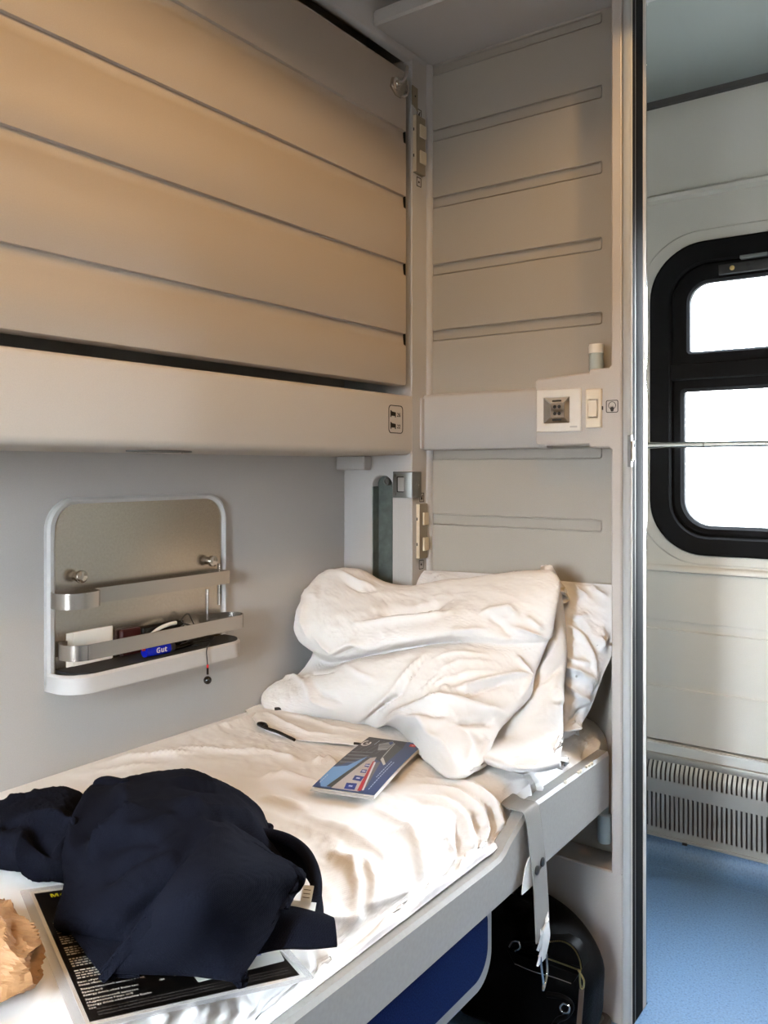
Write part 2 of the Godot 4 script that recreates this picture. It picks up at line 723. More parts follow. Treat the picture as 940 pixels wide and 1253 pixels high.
	m.uv1_world_triplanar = true
	m.uv1_scale = Vector3.ONE * 10.0
	m.rim_enabled = true
	m.rim = 0.05
	m.rim_tint = 1.0
	m = make("webbing", Color(0.51, 0.50, 0.485), 0.8)
	m.normal_enabled = true
	m.normal_texture = weave
	m.normal_scale = 0.8
	m.uv1_triplanar = true
	m.uv1_world_triplanar = true
	m.uv1_scale = Vector3.ONE * 30.0
	m = make("webbing_light", Color(0.80, 0.80, 0.79), 0.7)
	m = make("leather", Color(0.03, 0.029, 0.03), 0.5)
	m.metallic_specular = 0.14
	m.normal_enabled = true
	var lz := noise_tex(0.10, 3, 0.0, 1.0, 41)
	lz.as_normal_map = true
	lz.bump_strength = 3.0
	m.normal_texture = lz
	m.normal_scale = 0.35
	m.uv1_triplanar = true
	m.uv1_world_triplanar = true
	m.uv1_scale = Vector3.ONE * 7.0
	m = make("leather_soft", Color(0.035, 0.033, 0.032), 0.45)
	m.metallic_specular = 0.14
	m = make("brass", Color(0.78, 0.68, 0.45), 0.28, 1.0)
	m = make("brown_strap", Color(0.24, 0.18, 0.12), 0.6)
	m = make("upholstery", Color(0.085, 0.14, 0.285), 0.95)
	m.metallic_specular = 0.1
	var up := noise_tex(0.11, 2, 0.0, 1.0, 51, 512)
	var ug := Gradient.new()
	ug.offsets = PackedFloat32Array([0.0, 0.72, 0.80, 1.0])
	ug.colors = PackedColorArray([Color(0.72, 0.75, 0.8), Color(1, 1, 1), Color(1, 1, 1), Color(1, 1, 1)])
	up.color_ramp = ug
	grain(m, up, 5.0)
	m = make("seat_rim", Color(0.55, 0.545, 0.53), 0.45)
	m = make("kraft", Color(0.70, 0.53, 0.36), 0.62)
	grain(m, noise_tex(0.03, 5, 0.80, 1.0, 61), 9.0)
	m = make("satin_label", Color(0.78, 0.80, 0.80), 0.55)
	m = make("wood_door", Color(0.72, 0.70, 0.66), 0.5)
	m = make("lamp_diffuser", Color(1.0, 0.93, 0.82), 0.4)
	m.emission_enabled = true
	m.emission = Color(1.0, 0.78, 0.50)
	m.emission_energy_multiplier = 2.0


# ---------------------------------------------------------------- the scene

func _ready() -> void:
	camera_and_sky()
	materials()
	for x in [[-0.24, -1.52, 0.46, "nearest the door"], [-0.42, -0.85, 0.66, "over the middle of the aisle"], [-0.42, -0.22, 0.42, "nearest the window"]]:
		ceiling_lamp(x[0], x[1], x[2], x[3])
	room()
	far_wall()
	doorway()
	corridor()
	upper_berth()
	wall_fittings()
	wall_tray()
	lower_berth()
	under_berth()
	bedding()
	sweater()
	printed_things()
	paper_bag()


func camera_and_sky() -> void:
	var cam := Camera3D.new()
	cam.name = "camera"
	add_child(cam)
	cam.position = Vector3(0, 1.2, 0)
	cam.rotation.y = deg_to_rad(35.7)
	var near := 0.05
	cam.set_frustum(near * 1253.0 / 1037.0, Vector2(0, -near * 53.5 / 1037.0), near, 60.0)
	cam.current = true
	var e := Environment.new()
	e.background_mode = Environment.BG_SKY
	var sky := Sky.new()
	var s := ProceduralSkyMaterial.new()
	s.sky_top_color = Color(0.90, 0.95, 1.0)
	s.sky_horizon_color = Color(0.96, 0.98, 1.0)
	s.ground_horizon_color = Color(0.95, 0.97, 1.0)
	s.ground_bottom_color = Color(0.62, 0.63, 0.64)
	s.sky_energy_multiplier = 7.2
	s.ground_energy_multiplier = 4.4
	s.sun_angle_max = 0.0
	sky.sky_material = s
	e.sky = sky
	e.tonemap_mode = Environment.TONE_MAPPER_LINEAR
	e.tonemap_exposure = 1.0
	e.sdfgi_enabled = true
	e.ssao_enabled = true
	e.ssil_enabled = true
	var w := WorldEnvironment.new()
	w.name = "world"
	w.environment = e
	add_child(w)


func ceiling_lamp(x: float, z: float, power: float, where: String) -> void:
	var o := thing("ceiling_lamp", "small round warm ceiling lamp, the one " + where, "lamp", Vector3(x, 2.45, z), "round lamps in the compartment ceiling")
	var s := Sh.new()
	s.xf = towards(Vector3(x, 2.45, z), Vector3.DOWN)
	s.lathe([Vector2(0.052, 0.0), Vector2(0.052, 0.006), Vector2(0.046, 0.010), Vector2(0.040, 0.008), Vector2(0.040, 0.0)], 32)
	part("rim", s, M.aluminium, o)
	s = Sh.new()
	s.xf = towards(Vector3(x, 2.449, z), Vector3.DOWN)
	s.lathe([Vector2(0.039, 0.0), Vector2(0.039, 0.003), Vector2(0.0, 0.004)], 32)
	part("lamp_diffuser", s, M.lamp_diffuser, o)
	var l := SpotLight3D.new()
	l.name = "lamp_light"
	l.light_color = Color(1.0, 0.80, 0.54)
	l.light_energy = power
	l.light_size = 0.035
	l.spot_angle = 74.0
	l.spot_angle_attenuation = 0.25
	l.spot_range = 8.0
	l.spot_attenuation = 2.0
	l.shadow_enabled = true
	o.add_child(l)
	l.position = Vector3(0, -0.02, 0)
	l.rotation.x = -PI / 2


func room() -> void:
	# the floor leaves a pocket for the foot of the door jamb
	var fl := Sh.new()
	fl.box(Vector3(-3.0, -0.14, -3.0), Vector3(2.0, -0.05, -1.970))
	fl.box(Vector3(-3.0, -0.14, -1.970), Vector3(-0.70, -0.05, 0.95))
	fl.box(Vector3(-0.6555, -0.14, -1.970), Vector3(2.0, -0.05, 0.95))
	fl.box(Vector3(-0.70, -0.14, -1.855), Vector3(-0.6555, -0.05, 0.95))
	structure("floor", fl, M.lino, "blue speckled lino floor")
	structure("wall_left", Sh.new().box(Vector3(-1.56, -0.1, -2.0), Vector3(-1.48, 2.55, 0.85)), M.wall_laminate, "pale grey laminate wall behind the lower berth")
	structure("wall_right", Sh.new().box(Vector3(0.34, -0.1, -2.0), Vector3(0.42, 2.55, 0.85)), M.wall_laminate, "pale laminate wall opposite the berths")
	structure("ceiling", Sh.new().box(Vector3(-1.56, 2.45, -1.99), Vector3(0.42, 2.53, 0.85)), M.ceiling_white, "compartment ceiling")
	# the outer wall with the compartment's window, behind the camera, set and sized to tune the daylight
	var s := Sh.new()
	s.box(Vector3(-1.56, -0.1, 0.75), Vector3(-0.775, 2.55, 0.83))
	s.box(Vector3(-0.425, -0.1, 0.75), Vector3(0.42, 2.55, 0.83))
	s.box(Vector3(-0.775, -0.1, 0.75), Vector3(-0.425, 0.70, 0.83))
	s.box(Vector3(-0.775, 1.80, 0.75), Vector3(-0.425, 2.55, 0.83))
	structure("wall_near", s, M.wall_laminate, "outer wall of the compartment with its window")
	var w := shell_thing("window_2", "compartment window beside the berths")
	s = Sh.new()
	s.ring(rrect(-0.81, 0.66, -0.39, 1.84, 0.12), rrect(-0.765, 0.71, -0.435, 1.79, 0.08), 0.73, 0.775)
	part("window_frame", s, M.rubber, w)
	s = Sh.new()
	s.box(Vector3(-0.775, 0.70, 0.792), Vector3(-0.425, 1.80, 0.796))
	part("pane", s, M.glass, w)
	s = Sh.new()
	s.box(Vector3(-0.83, 1.60, 0.742), Vector3(-0.37, 1.82, 0.745))
	s.box(Vector3(-0.83, 1.585, 0.737), Vector3(-0.37, 1.602, 0.749), 0.004)
	part("added_blind", s, M.grey_trim, w)  # unseen blind, added to hold daylight off the upper walls
	# the beam over the folded berth and the soffit under the luggage niche
	s = Sh.new()
	s.prism(PackedVector2Array([Vector2(-1.275, 2.282), Vector2(-1.256, 2.282), Vector2(-1.25, 2.288), Vector2(-1.25, 2.45), Vector2(-1.275, 2.45)]), -1.975, 0.75)
	structure("trim_1", s, M.wall_laminate, "painted beam along the top of the folded upper berth")
	s = Sh.new()
	s.box(Vector3(-1.25, 2.297, -1.975), Vector3(0.34, 2.337, -1.69), 0.006)
	structure("trim_2", s, M.wall_laminate, "soffit board under the luggage niche over the door")


func far_wall() -> void:
	var w := shell_thing("wall_far", "end wall at the head of the berths with its ribbed recess")
	var m: Material = M.wall_laminate
	# ribbed recess panel: grooves open to the left, rounded at the right
	var poly := PackedVector2Array([Vector2(-1.25, 0.287), Vector2(-0.69, 0.287), Vector2(-0.69, 2.30), Vector2(-1.25, 2.30)])
	for b in [[2.266, 2.292], [2.0865, 2.1185], [1.905, 1.9355], [1.7225, 1.7535], [1.5445, 1.5745], [1.2225, 1.252], [1.0465, 1.0768], [0.866, 0.8965], [0.685, 0.7155]]:
		var y0: float = b[0]
		var y1: float = b[1]
		poly.push_back(Vector2(-1.25, y1))
		for k in 5:
			var a := PI / 2 * k / 4
			poly.push_back(Vector2(-0.7648 + sin(a) * 0.006, y1 - 0.006 + cos(a) * 0.006))
		for k in 5:
			var a := PI / 2 * k / 4
			poly.push_back(Vector2(-0.7648 + cos(a) * 0.006, y0 + 0.006 - sin(a) * 0.006))
		poly.push_back(Vector2(-1.25, y0))
	var s := Sh.new()
	s.prism(poly, -1.956, -1.95, 0.0016)
	s.box(Vector3(-1.25, 0.287, -1.972), Vector3(-0.69, 2.30, -1.9555))
	part("recess_panel", s, M.recess_laminate, w)
	for b in [[2.266, 2.292], [2.0865, 2.1185], [1.905, 1.9355], [1.7225, 1.7535], [1.5445, 1.5745], [1.2225, 1.252], [1.0465, 1.0768]]:
		s = Sh.new()
		s.prism(rrect(-1.25, b[0] + 0.0022, -0.7610, b[1] - 0.0022, [0.005, 0.005, 0.0004, 0.0004], 5), -1.956, -1.9508, 0.0012)
		part("strip", s, M.recess_laminate, w)
	# wall under the recess
	s = Sh.new()
	s.box(Vector3(-1.48, -0.1, -1.972), Vector3(-0.676, 0.287, -1.86), 0.003)
	part("lower_panel", s, M.frame_paint, w)
	# frame beside the door with the switch panel jutting from it
	var f := PackedVector2Array([Vector2(-0.678, 0.28), Vector2(-0.678, 2.45), Vector2(-0.7026, 2.45), Vector2(-0.7026, 1.434)])
	f.append_array([Vector2(-0.7086, 1.428), Vector2(-0.752, 1.428), Vector2(-0.755, 1.4255), Vector2(-0.756, 1.4205), Vector2(-0.8846, 1.4134), Vector2(-0.8906, 1.4074), Vector2(-0.8906, 1.2608), Vector2(-0.8846, 1.2548), Vector2(-0.756, 1.2546), Vector2(-0.755, 1.2496), Vector2(-0.752, 1.2475), Vector2(-0.7086, 1.2475), Vector2(-0.7026, 1.2415), Vector2(-0.7026, 0.28)])
	s = Sh.new()
	s.prism(f, -1.956, -1.86, 0.0035)
	part("switch_panel", s, M.frame_paint, w)
	s = Sh.new()
	s.box(Vector3(-0.70, -0.1, -1.972), Vector3(-0.664, 2.45, -1.95))
	part("partition_edge", s, m, w)
	# corner pillar with its slot
	s = Sh.new()
	var c := PackedVector2Array([Vector2(-1.48, -0.1), Vector2(-1.382, -0.1), Vector2(-1.382, 1.150)])
	for k in 9:
		var a := PI / 2 * k / 8
		c.push_back(Vector2(-1.354 - cos(a) * 0.028, 1.152 + sin(a) * 0.028))
	for k in 9:
		var a := PI / 2 * k / 8
		c.push_back(Vector2(-1.342 + sin(a) * 0.028, 1.152 + cos(a) * 0.028))
	c.append_array([Vector2(-1.314, 1.150), Vector2(-1.314, -0.1), Vector2(-1.25, -0.1), Vector2(-1.25, 2.29), Vector2(-1.48, 2.29)])
	s.prism(c, -1.90, -1.866, 0.0025)
	s.box(Vector3(-1.48, -0.1, -1.972), Vector3(-1.25, 2.29, -1.90))
	part("corner_pillar", s, m, w)
	# cove bead in the corner between pillar and recess
	s = Sh.new()
	s.xf = along_y()
	s.prism(PackedVector2Array([Vector2(-1.25, 1.953), Vector2(-1.25, 1.936), Vector2(-1.2455, 1.936), Vector2(-1.241, 1.9415), Vector2(-1.2385, 1.948), Vector2(-1.2385, 1.953)]), 0.29, 2.296)
	part("cove_bead", s, m, w)
	# coaming: the shallow bolster across the recess and its end block
	s = Sh.new()
	s.xf = along_x()
	s.prism(PackedVector2Array([Vector2(-1.956, 1.249), Vector2(-1.924, 1.249), Vector2(-1.920, 1.253), Vector2(-1.920, 1.389), Vector2(-1.926, 1.3965), Vector2(-1.956, 1.402)]), 0.888, 1.2495)
	part("bolster", s, m, w)
	s = Sh.new()
	s.box(Vector3(-1.252, 1.252, -1.93), Vector3(-1.2455, 1.389, -1.905), 0.002)
	part("bolster_end", s, m, w)
	# header over the door and the partition on its right
	s = Sh.new()
	s.box(Vector3(-0.665, 2.297, -1.985), Vector3(0.34, 2.50, -1.964))
	s.box(Vector3(-0.02, -0.1, -1.964), Vector3(0.34, 2.297, -1.86), 0.003)
	s.box(Vector3(-1.56, 2.29, -1.985), Vector3(-0.66, 2.55, -1.972))
	part("door_surround", s, m, w)


func doorway() -> void:
	var d := shell_thing("door_1", "open doorway from the compartment to the corridor")
	var face := PackedVector2Array([Vector2(-0.6755, 1.95), Vector2(-0.6755, 1.8605), Vector2(-0.6745, 1.8595), Vector2(-0.661, 1.8595), Vector2(-0.659, 1.8615), Vector2(-0.659, 1.868), Vector2(-0.6615, 1.869), Vector2(-0.6615, 1.95)])
	var s := Sh.new()
	s.xf = along_y()
	s.prism(face, -0.14, 2.297)
	part("jamb_profile", s, M.jamb_paint, d)
	s = Sh.new()
	s.xf = along_y()
	s.prism(rrect(-0.665, 1.866, -0.6572, 1.8722, 0.0012, 3), -0.14, 2.297)
	part("jamb_bead", s, M.trim_cream, d)
	s = Sh.new()
	s.xf = along_y()
	s.prism(PackedVector2Array([Vector2(-0.668, 1.8725), Vector2(-0.657, 1.8735), Vector2(-0.657, 1.8865), Vector2(-0.668, 1.8865)]), -0.14, 2.297)
	s.prism(rrect(-0.668, 1.8955, -0.657, 1.9412, 0.002, 4), -0.14, 2.297)
	part("door_seal", s, M.rubber, d)
	s = Sh.new()
	s.xf = along_y()
	s.prism(rrect(-0.668, 1.8868, -0.6575, 1.8952, 0.002, 3), -0.14, 2.297)
	part("seal_fin", s, M.grey_trim, d)
	s = Sh.new()
	s.xf = along_y()
	s.prism(rrect(-0.69, 1.9414, -0.6570, 1.9632, 0.0015, 4), -0.14, 2.297)
	part("edge_trim", s, M.trim_cream, d)
	s = Sh.new()
	s.xf = along_y()
	s.prism(rrect(-0.662, 1.9634, -0.6566, 1.9685, 0.0012, 3), -0.14, 2.297)
	part("polished_edge", s, M.alu_bright, d)
	s = Sh.new()
	s.box(Vector3(-0.6645, 1.203, -1.872), Vector3(-0.6565, 1.274, -1.8585), 0.001)
	part("strike_plate", s, M.zinc, d)
	s = Sh.new()
	s.xf = wall_x(-0.658)
	s.prism(rrect(1.8605, 1.215, 1.8690, 1.262, 0.004, 6), -0.002, 0.005, 0.0015)
	part("strike_tongue", s, M.chrome, d)


func corridor() -> void:
	var m: Material = M.corridor_laminate
	var s := Sh.new()
	s.xf = along_x()
	# below the window: three shallow grooves
	var p := PackedVector2Array([Vector2(-2.87, -0.1), Vector2(-2.79, -0.1), Vector2(-2.79, 0.303), Vector2(-2.818, 0.303), Vector2(-2.818, 0.311), Vector2(-2.79, 0.311)])
	for g in [[0.483, 0.514], [0.672, 0.703]]:
		p.append_array([Vector2(-2.79, g[0]), Vector2(-2.797, g[0] + 0.003), Vector2(-2.798, g[0] + 0.012), Vector2(-2.798, g[1] - 0.002), Vector2(-2.79, g[1])])
	p.append_array([Vector2(-2.79, 0.862), Vector2(-2.777, 0.866), Vector2(-2.776, 0.876), Vector2(-2.784, 0.884), Vector2(-2.79, 0.886), Vector2(-2.79, 0.90), Vector2(-2.87, 0.90)])
	s.prism(p, -1.6, 2.7)
	# above the window: a stepped cornice
	p = PackedVector2Array([Vector2(-2.87, 1.95), Vector2(-2.79, 1.95), Vector2(-2.79, 2.068), Vector2(-2.770, 2.076), Vector2(-2.768, 2.088), Vector2(-2.782, 2.098), Vector2(-2.784, 2.246), Vector2(-2.7795, 2.250), Vector2(-2.7795, 2.262), Vector2(-2.772, 2.268), Vector2(-2.768, 2.376), Vector2(-2.768, 2.48), Vector2(-2.87, 2.48)])
	s.prism(p, -1.6, 2.7)
	# the band with the window opening, in two halves
	s.xf = Transform3D()
	var o := rrect(-0.90, 0.94, 0.25, 1.905, 0.155, 12)
	var left := PackedVector2Array()
	for q in o:
		if q.x < -0.325:
			left.push_back(q)
	# the outline runs from the top middle round the left to the bottom middle
	left.insert(0, Vector2(-0.325, 1.905))
	left.push_back(Vector2(-0.325, 0.94))
	left.append_array([Vector2(-0.325, 0.90), Vector2(-2.7, 0.90), Vector2(-2.7, 1.95), Vector2(-0.325, 1.95)])
	s.prism(left, -2.87, -2.79)
	var right := PackedVector2Array()
	for q in left:
		right.push_back(Vector2(-0.65 - q.x if q.x > -2.0 else 1.6, q.y))
	s.prism(right, -2.87, -2.79)
	structure("wall_outer", s, m, "corridor outer wall with shallow grooves under the window")
	s = Sh.new()
	s.xf = along_x()
	s.prism(PackedVector2Array([Vector2(-2.768, 2.374), Vector2(-2.756, 2.378), Vector2(-2.754, 2.396), Vector2(-2.768, 2.396)]), -1.6, 2.7)
	structure("trim_3", s, M.grey_trim, "dark grey strip between the corridor wall and ceiling")
	structure("ceiling_corridor", Sh.new().box(Vector3(-2.7, 2.395, -2.87), Vector3(1.6, 2.47, -1.972)), M.corridor_ceiling, "blue-grey corridor ceiling")
	structure("wall_corridor_left", Sh.new().box(Vector3(-2.78, -0.1, -2.87), Vector3(-2.7, 2.5, -1.9)), m, "far end wall of the corridor")
	structure("wall_corridor_right", Sh.new().box(Vector3(1.6, -0.1, -2.87), Vector3(1.68, 2.5, -1.9)), m, "near end wall of the corridor")
	s = Sh.new()
	s.box(Vector3(-2.7, -0.1, -1.985), Vector3(-1.48, 2.5, -1.93))
	s.box(Vector3(0.34, -0.1, -1.985), Vector3(1.6, 2.5, -1.93))
	structure("wall_corridor_inner", s, m, "partition wall on the compartment side of the corridor")
	# lino carried up the foot of the wall in a cove
	s = Sh.new()
	s.xf = along_x()
	p = PackedVector2Array([Vector2(-2.79, -0.06), Vector2(-2.66, -0.06), Vector2(-2.66, -0.0495)])
	for k in 9:
		var a := PI / 2 * k / 8
		p.push_back(Vector2(-2.685 - sin(a) * 0.058, 0.010 - cos(a) * 0.058))
	p.append_array([Vector2(-2.745, 0.018), Vector2(-2.79, 0.018)])
	s.prism(p, -1.6, 2.7)
	structure("baseboard_outer", s, M.lino, "blue lino coved up the foot of the corridor wall")
	s = Sh.new()
	s.ring(rrect(-0.962, 0.890, 0.312, 1.962, 0.205, 12), rrect(-0.915, 0.925, 0.265, 1.920, 0.170, 12), -2.80, -2.7845, 0.005)
	structure("trim_4", s, m, "raised pale surround moulded round the corridor window")
	corridor_window()
	heater()
	# handrail
	var r := thing("handrail", "slim polished handrail across the corridor window", "handrail", Vector3(-0.325, 1.274, -2.72))
	s = Sh.new()
	s.tube(PackedVector3Array([Vector3(-1.45, 1.274, -2.72), Vector3(0.8, 1.274, -2.72)]), 0.0108, 20)
	part("rail", s, M.alu_bright, r)
	s = Sh.new()
	s.tube(PackedVector3Array([Vector3(-0.7305, 1.274, -2.72), Vector3(-0.7275, 1.274, -2.72)]), 0.0112, 20)
	part("joint_ring", s, M.zinc, r)
	for x in [-1.3, 0.65]:
		s = Sh.new()
		s.tube(PackedVector3Array([Vector3(x, 1.274, -2.79), Vector3(x, 1.274, -2.72)]), 0.008, 14)
		part("bracket", s, M.aluminium, r)


func corridor_window() -> void:
	var w := shell_thing("window_1", "corridor window in a broad black rubber frame, its upper pane a vent")
	var s := Sh.new()
	s.ring(rrect(-0.917, 0.923, 0.267, 1.922, 0.172, 12), rrect(-0.848, 0.982, 0.198, 1.853, 0.115, 12), -2.80, -2.772, 0.006)
	part("window_frame", s, M.rubber, w)
	s = Sh.new()
	s.ring(rrect(-0.849, 0.981, 0.199, 1.499, [0.118, 0.006, 0.006, 0.118], 12), rrect(-0.811, 1.0165, 0.161, 1.4465, [0.085, 0.004, 0.004, 0.085], 12), -2.815, -2.786, 0.010)
	part("fixed_sash", s, M.rubber, w)
	s = Sh.new()
	s.ring(rrect(-0.849, 1.53, 0.199, 1.854, [0.006, 0.118, 0.118, 0.006], 12), rrect(-0.792, 1.574, 0.142, 1.7905, [0.006, 0.062, 0.062, 0.006], 12), -2.81, -2.780, 0.008)
	part("vent_sash", s, M.rubber, w)
	s = Sh.new()
	s.box(Vector3(-0.849, 1.484, -2.81), Vector3(0.199, 1.5365, -2.774), 0.004)
	part("transom", s, M.rubber, w)
	s = Sh.new()
	s.box(Vector3(-0.83, 1.0, -2.808), Vector3(0.18, 1.46, -2.804))
	part("pane", s, M.glass, w)
	s = Sh.new()
	s.box(Vector3(-0.81, 1.565, -2.80), Vector3(0.16, 1.81, -2.796))
	part("pane", s, M.glass, w)
	# vent catch on the top of the upper sash
	s = Sh.new()
	s.box(Vector3(-0.70, 1.806, -2.785), Vector3(-0.48, 1.838, -2.770), 0.002)
	var c := part("vent_catch", s, M.black_trim, w)
	s = Sh.new()
	s.box(Vector3(-0.635, 1.846, -2.785), Vector3(-0.555, 1.858, -2.766), 0.002)
	part("catch_lip", s, M.zinc, c)
	s = Sh.new()
	s.xf = towards(Vector3(-0.658, 1.823, -2.771), Vector3(0, 0, 1))
	s.lathe([Vector2(0.0075, 0.0), Vector2(0.0075, 0.002), Vector2(0.005, 0.003), Vector2(0.0, 0.003)], 14)
	part("screw", s, M.brass, c)
	s = Sh.new()
	s.xf = towards(Vector3(-0.612, 1.827, -2.771), Vector3(0, 0, 1))
	s.lathe([Vector2(0.006, 0.0), Vector2(0.006, 0.001), Vector2(0.0, 0.001)], 14)
	part("screw_hole", s, M.black_dull, c)


func heater() -> void:
	var h := thing("heater", "long grey metal convector with two rows of slots along the corridor wall", "heater", Vector3(-0.6, 0.02, -2.76))
	var x0 := -1.45
	var x1 := 0.35
	var m: Material = M.heater_metal
	var s := Sh.new()
	# ledge above, then the bent cover: top strip, middle band, foot strip, and the bars between the slots
	s.box(Vector3(x0, 0.268, -2.79), Vector3(x1, 0.302, -2.775), 0.003)
	part("ledge", s, M.ledge_paint, h)
	s = Sh.new()
	s.xf = along_x()
	s.prism(PackedVector2Array([Vector2(-2.785, 0.252), Vector2(-2.763, 0.252), Vector2(-2.759, 0.249), Vector2(-2.757, 0.252), Vector2(-2.762, 0.270), Vector2(-2.785, 0.272)]), -x1, -x0)
	part("cover_top", s, m, h)
	s = Sh.new()
	s.box(Vector3(x0, 0.151, -2.743), Vector3(x1, 0.196, -2.740), 0.0008)
	part("cover_band", s, m, h)
	s = Sh.new()
	s.box(Vector3(x0, 0.018, -2.745), Vector3(x1, 0.040, -2.740), 0.001)
	s.box(Vector3(x0, 0.012, -2.745), Vector3(x1, 0.020, -2.734), 0.001)
	part("cover_foot", s, m, h)
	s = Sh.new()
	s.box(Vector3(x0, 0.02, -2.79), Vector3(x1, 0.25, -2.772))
	part("cavity_shade_back", s, M.grey_trim, h)  # dark grey stands in for the shade deep in the slots
	var bent := Sh.new()
	bent.xf = along_x()
	bent.prism(PackedVector2Array([Vector2(-2.743, 0.194), Vector2(-2.740, 0.194), Vector2(-2.740, 0.218), Vector2(-2.743, 0.228), Vector2(-2.758, 0.2515), Vector2(-2.7605, 0.250), Vector2(-2.7455, 0.2265), Vector2(-2.743, 0.217)]), -0.0045, 0.0045)
	var bm := bent.mesh()
	var bar := Sh.new()
	bar.box(Vector3(-0.0046, 0.038, -2.743), Vector3(0.0046, 0.153, -2.740), 0.0006)
	var fm := bar.mesh()
	var n := int((x1 - x0) / 0.0145)
	for k in n:
		for mesh_ in [bm, fm]:
			var o := part("grille_bar", mesh_, m, h)
			o.position += Vector3(x0 + 0.0145 * (k + 0.5), 0, 0)
	# the fins of the pipe inside
	s = Sh.new()
	for k in n:
		var x := x0 + 0.0145 * k + 0.004
		s.box(Vector3(x - 0.0006, 0.05, -2.772), Vector3(x + 0.0006, 0.145, -2.762))
	var f := part("pipe_fins", s, M.channel_metal, h)
	f.set_meta("kind", "stuff")
	s = Sh.new()
	s.box(Vector3(-0.80, 0.006, -2.742), Vector3(-0.785, 0.014, -2.731), 0.001)
	part("cover_clip", s, M.black_trim, h)


func upper_berth() -> void:
	var o := thing("upper_berth", "large folded-up upper berth, a beige panel with long grooves above the ledge", "berth", Vector3(-1.25, 1.416, -0.8))
	var p := PackedVector2Array([Vector2(-1.30, 1.418), Vector2(-1.256, 1.416), Vector2(-1.251, 1.418), Vector2(-1.25, 1.423)])
	for y in [1.553, 1.737, 1.913, 2.083]:
		p.append_array([Vector2(-1.25, y - 0.033), Vector2(-1.2555, y - 0.028), Vector2(-1.2575, y - 0.014), Vector2(-1.258, y - 0.004), Vector2(-1.2575, y - 0.0015), Vector2(-1.2503, y), Vector2(-1.25, y + 0.001)])
	p.append_array([Vector2(-1.25, 2.232), Vector2(-1.252, 2.238), Vector2(-1.257, 2.24), Vector2(-1.30, 2.24)])
	var s := Sh.new()
	s.prism(p, -1.838, 0.7)
	part("panel", s, M.berth_panel, o)
	s = Sh.new()
	s.box(Vector3(-1.29, 1.43, -1.8405), Vector3(-1.2525, 2.23, -1.836))
	part("edge_shade_strip", s, M.rubber, o)  # dark strip painted in for the shadowed void behind the panel edge
	# the ledge below it
	var l := thing("berth_ledge", "deep beige fascia ledge below the folded upper berth, carrying the berth numbers", "ledge", Vector3(-1.25, 1.235, -0.8))
	s = Sh.new()
	s.prism(PackedVector2Array([Vector2(-1.48, 1.232), Vector2(-1.268, 1.236), Vector2(-1.258, 1.2385), Vector2(-1.2525, 1.2435), Vector2(-1.25, 1.252), Vector2(-1.25, 1.382), Vector2(-1.2515, 1.388), Vector2(-1.256, 1.391), Vector2(-1.305, 1.391), Vector2(-1.305, 1.36), Vector2(-1.48, 1.36)]), -1.866, 0.75)
	part("fascia", s, M.berth_paint, l)
	s = Sh.new()
	s.box(Vector3(-1.30, 1.24, -1.94), Vector3(-1.2503, 1.3905, -1.864))
	part("fascia_end", s, M.berth_paint, l)
	# oval fitting under the ledge
	var f := thing("oval_fitting", "slim oval metal fitting set into the underside of the ledge", "fitting", Vector3(-1.33, 1.234, -1.10))
	var plan := PackedVector2Array()
	var inner := PackedVector2Array()
	for k in 40:
		var a := TAU * k / 40
		plan.push_back(Vector2(-1.335 + cos(a) * 0.032, -1.10 + sin(a) * 0.078))
		inner.push_back(Vector2(-1.335 + cos(a) * 0.026, -1.10 + sin(a) * 0.070))
	s = Sh.new()
	s.xf = Transform3D(Basis(Vector3(1, 0, 0), Vector3(0, 0, 1), Vector3(0, -1, 0)), Vector3(0, 1.2352, 0))
	s.ring(plan, inner, -0.001, 0.004, 0.0012)
	part("rim", s, M.zinc, f)
	s = Sh.new()
	s.xf = Transform3D(Basis(Vector3(1, 0, 0), Vector3(0, 0, 1), Vector3(0, -1, 0)), Vector3(0, 1.2352, 0))
	s.prism(inner, 0.0, 0.0015)
	part("inset_plate", s, M.steel_band, f)
	for z in [-1.045, -1.155]:
		s = Sh.new()
		s.xf = towards(Vector3(-1.335, 1.2335, z), Vector3.DOWN)
		s.lathe([Vector2(0.006, 0), Vector2(0.005, 0.003), Vector2(0, 0.0035)], 12)
		part("screw", s, M.chrome, f)


func sticker(called: String, label: String, frame: Transform3D, w: float, h: float, r: float, line: float, group := "") -> Node3D:
	# a thin print: border line on a clear ground; frame: centre, local z off the wall
	var o := thing(called, label, "sticker", frame.origin, group)
	var s := Sh.new()
	s.xf = frame
	s.ring(rrect(-w / 2, -h / 2, w / 2, h / 2, r, 6), rrect(-w / 2 + line, -h / 2 + line, w / 2 - line, h / 2 - line, maxf(r - line, 0.0005), 6), 0.0, 0.0007)
	part("border", s, M.ink, o)
	return o


